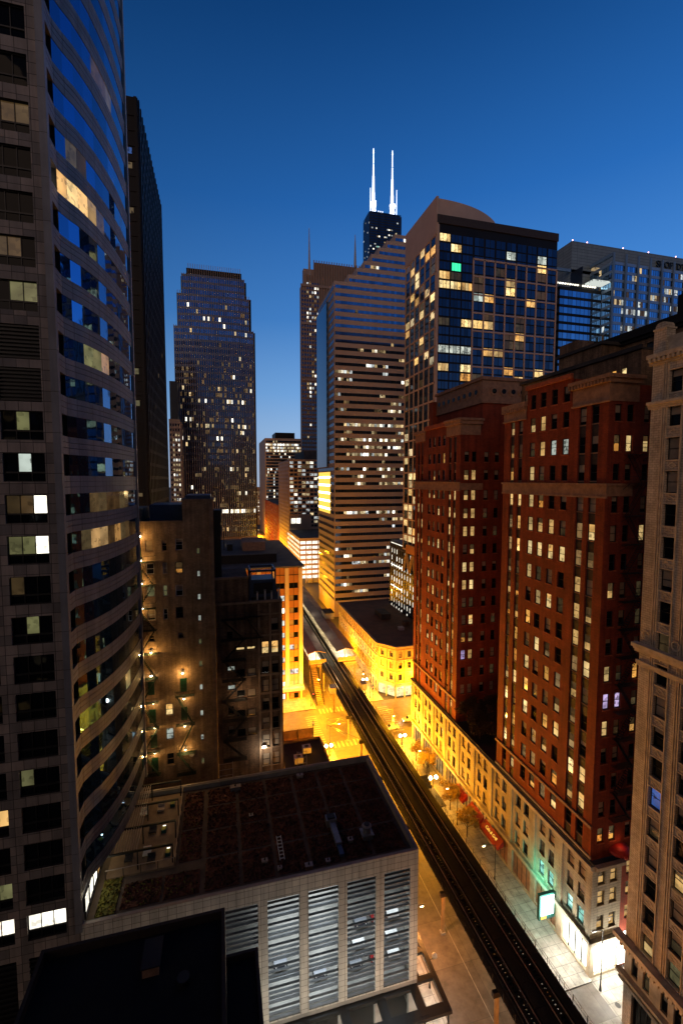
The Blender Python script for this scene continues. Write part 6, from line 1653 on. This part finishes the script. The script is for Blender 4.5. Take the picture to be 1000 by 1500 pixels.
# cars
def car(x, y, hd, body, lab, glow=True, z=0, grp='cars around the crossing'):
    e = empty('car', (x, y, z), lab, 'car', grp)
    c, s = math.cos(hd), math.sin(hd)
    class LB(MB): pass
    def T(px, py, pz): return (x+px*c-py*s, y+px*s+py*c, z+pz)
    prof = [(-2.2,.35),(-2.2,.85),(-1.7,.95),(-1.15,1.42),(.35,1.45),(1.05,.98),(2.05,.80),(2.25,.55),(2.2,.35)]
    m = MB(); n = len(prof)
    for sd in (-1, 1):
        pts = [T(px, sd*(.86 if pz < 1 else .68), pz) for px, pz in prof]
        m.poly(pts if sd < 0 else pts[::-1], body)
    for i in range(n):
        a, b = prof[i], prof[(i+1)%n]; wa = .86 if a[1] < 1 else .68; wb = .86 if b[1] < 1 else .68
        m.quad(T(a[0],-wa,a[1]), T(b[0],-wb,b[1]), T(b[0],wb,b[1]), T(a[0],wa,a[1]), body)
    build(m, 'body', e)
    for (x0, z0_, x1, z1_) in ((-1.68,1.0,-1.2,1.38), (.42,1.40,1.0,1.03)):
        m = MB(); o_ = .02; m.quad(T(x0,-.66,z0_+o_),T(x1,-.62,z1_+o_),T(x1,.62,z1_+o_),T(x0,.66,z0_+o_),'g_dark'); build(m, 'windscreen', e)
    for sd in (-1, 1):
        m = MB(); m.quad(T(-1.4,sd*.80,1.03),T(.85,sd*.80,1.03),T(.30,sd*.70,1.38),T(-1.1,sd*.70,1.38),'g_dark'); build(m, 'side_window', e)
    for px in (-1.4, 1.4):
        for sd in (-1, 1):
            m = MB(); a = T(px, sd*.70, .33); b = T(px, sd*.90, .33); m.tube(a, b, .33, 'rubber', 14); m.tube(b, T(px, sd*.91, .33), .2, 'grey_metal', 10); build(m, 'wheel', e)
    for sd in (-1, 1):
        m = MB(); p = T(2.22, sd*.62, .62); m.ball(p, .10 if glow else .08, 'lamp_glow' if glow else 'white_paint', 8); build(m, 'headlight', e)
        m = MB(); p = T(-2.2, sd*.65, .72); m.ball(p, .09, 'red_light' if glow else 'car_red', 8); build(m, 'tail_light', e)
    if glow: point('headlight_beam', T(3.0, 0, .7), 60, (1, .95, .8), .2, e)
car(49.6-1.2, 123.5, math.pi, 'car_white', 'white car with headlights on, turning at the right side of the crossing')
car(55.5, 126.5, math.pi, 'car_white', 'white car waiting behind the turning car on the right side street')
car(45.0, 139.5, -math.pi/2, 'car_dark', 'dark car entering the crossing from the far side by the gold corner building')
car(44.9, 30+97, -math.pi/2, 'car_dark', 'dark car crossing the junction under the railway edge')
car(14, 126.2, 0, 'car_white', 'white car driving out of the left side street past the zebra crossing')
car(5, 132.5, math.pi, 'car_dark', 'dark car leaving by the left side street below the orange office')
car(64, 132, 0, 'car_red', 'red car leaving by the right side street')
car(32.0, 87, math.pi/2, 'car_dark', 'dark car driving away beside the railway, hidden partly by the planted roof')
car(45.2, 178, -math.pi/2, 'car_red', 'red car under the station roof on the right')
car(31.0, 150, math.pi/2, 'car_dark', 'dark car parked under the station stair', False)
car(45.6, 160, -math.pi/2, 'car_white', 'pale car parked on the right beneath the station', False)
for i, (x, fl, bd) in enumerate(((22.2, 2, 'car_white'), (19.9, 2, 'car_red'), (17.5, 2, 'car_dark'), (22.0, 3, 'car_white'), (17.2, 3, 'car_white'), (22.3, 4, 'car_white'), (19.8, 4, 'car_red'), (16.8, 4, 'car_dark'), (11.8, 4, 'car_dark'), (6.5, 3, 'car_dark'))):
    z = 22.5-2.9*(fl+1)
    car(x, 57.3, -math.pi/2, bd, '%s car on garage floor %s, %s' % (bd[4:], ('', '', 'three', 'four', 'five')[fl], {22: 'behind the rightmost louvres', 19: 'second from the right corner', 17: 'behind the second louvre bay', 16: 'behind the second louvre bay', 11: 'behind the third louvre bay', 6: 'behind the fourth louvre bay'}[int(x)]), False, z, 'cars parked inside the louvred garage')
# people on the right pavement
def person(x, y, hd, lab, coat, legs_apart=.16):
    h = 1.74; c, s = math.cos(hd), math.sin(hd)
    def T(px, py, pz): return (px*c-py*s, px*s+py*c, pz)
    V = [(0,0,.95),(0,0,1.18),(.02,0,1.42),(.03,0,1.54),(.05,0,1.66),(.05,0,1.74)]
    Ed = [(0,1),(1,2),(2,3),(3,4),(4,5)]; Rd = [.15,.14,.16,.06,.095,.06]
    for sd in (-1, 1):
        b = len(V); V += [(0,sd*.10,.90),(sd*legs_apart,sd*.10,.50),(sd*legs_apart*1.2-.05,sd*.10,.09),(sd*legs_apart*1.2+.12,sd*.10,.04)]; Ed += [(0,b),(b,b+1),(b+1,b+2),(b+2,b+3)]; Rd += [.10,.065,.045,.04]
        b = len(V); V += [(.02,sd*.19,1.40),(-sd*.06,sd*.25,1.13),(-sd*.02+.10,sd*.24,.90),(.13,sd*.24,.82)]; Ed += [(2,b),(b,b+1),(b+1,b+2),(b+2,b+3)]; Rd += [.06,.045,.035,.03]
    me = bpy.data.meshes.new('person'); me.from_pydata([T(*v) for v in V], Ed, []); o = bpy.data.objects.new('person', me); COL.objects.link(o)
    o.location = (x, y, .14); o['label'] = lab; o['category'] = 'person'; o['group'] = 'people walking on the right pavement'
    md = o.modifiers.new('skin', 'SKIN')
    for i, sv in enumerate(me.skin_vertices[0].data): sv.radius = (Rd[i], Rd[i])
    me.skin_vertices[0].data[0].use_root = True
    sb = o.modifiers.new('sub', 'SUBSURF'); sb.levels = 2; sb.render_levels = 2
    me.materials.append(MAT[coat]); BASE[o.name] = Vector((x, y, .14))
    m = MB(); p = T(.02,0,1.69); m.ball((x+p[0], y+p[1], .14+1.70), .112, 'tree_bark', 10); hq = build(m, 'hair', None, base=(x, y, .14)); hq.location = (0,0,0); hq.parent = o
person(49.8, 104.0, 1.2, 'person in dark clothes walking on the right pavement, nearer the crossing', 'cloth_dark')
person(50.4, 102.6, 1.3, 'person in dark clothes walking close behind another on the right pavement', 'cloth_dark')
person(50.6, 96.5, -1.5, 'person walking alone toward the camera past the lit shops', 'cloth_dark')
person(23.5, 121.0, 0.3, 'person standing by the traffic signal on the left corner', 'cloth_dark')
m = MB()
for (x, y) in ((53.5, 47.6), (32.0, 69), (41, 126)): m.tube((x,y,.006),(x,y,.012), .38, 'steel_dark', 16)
build(m, 'manhole_cover', kind='structure')

# lettering becomes plain mesh
bpy.context.view_layer.update()
dg = bpy.context.evaluated_depsgraph_get()
for o in [o for o in S.objects if o.type == 'FONT']:
    me = bpy.data.meshes.new_from_object(o.evaluated_get(dg)); n = bpy.data.objects.new(o.name+'_', me); COL.objects.link(n)
    n.parent = o.parent; n.location = o.location; n.rotation_euler = o.rotation_euler; nm = o.name
    bpy.data.objects.remove(o); n.name = nm
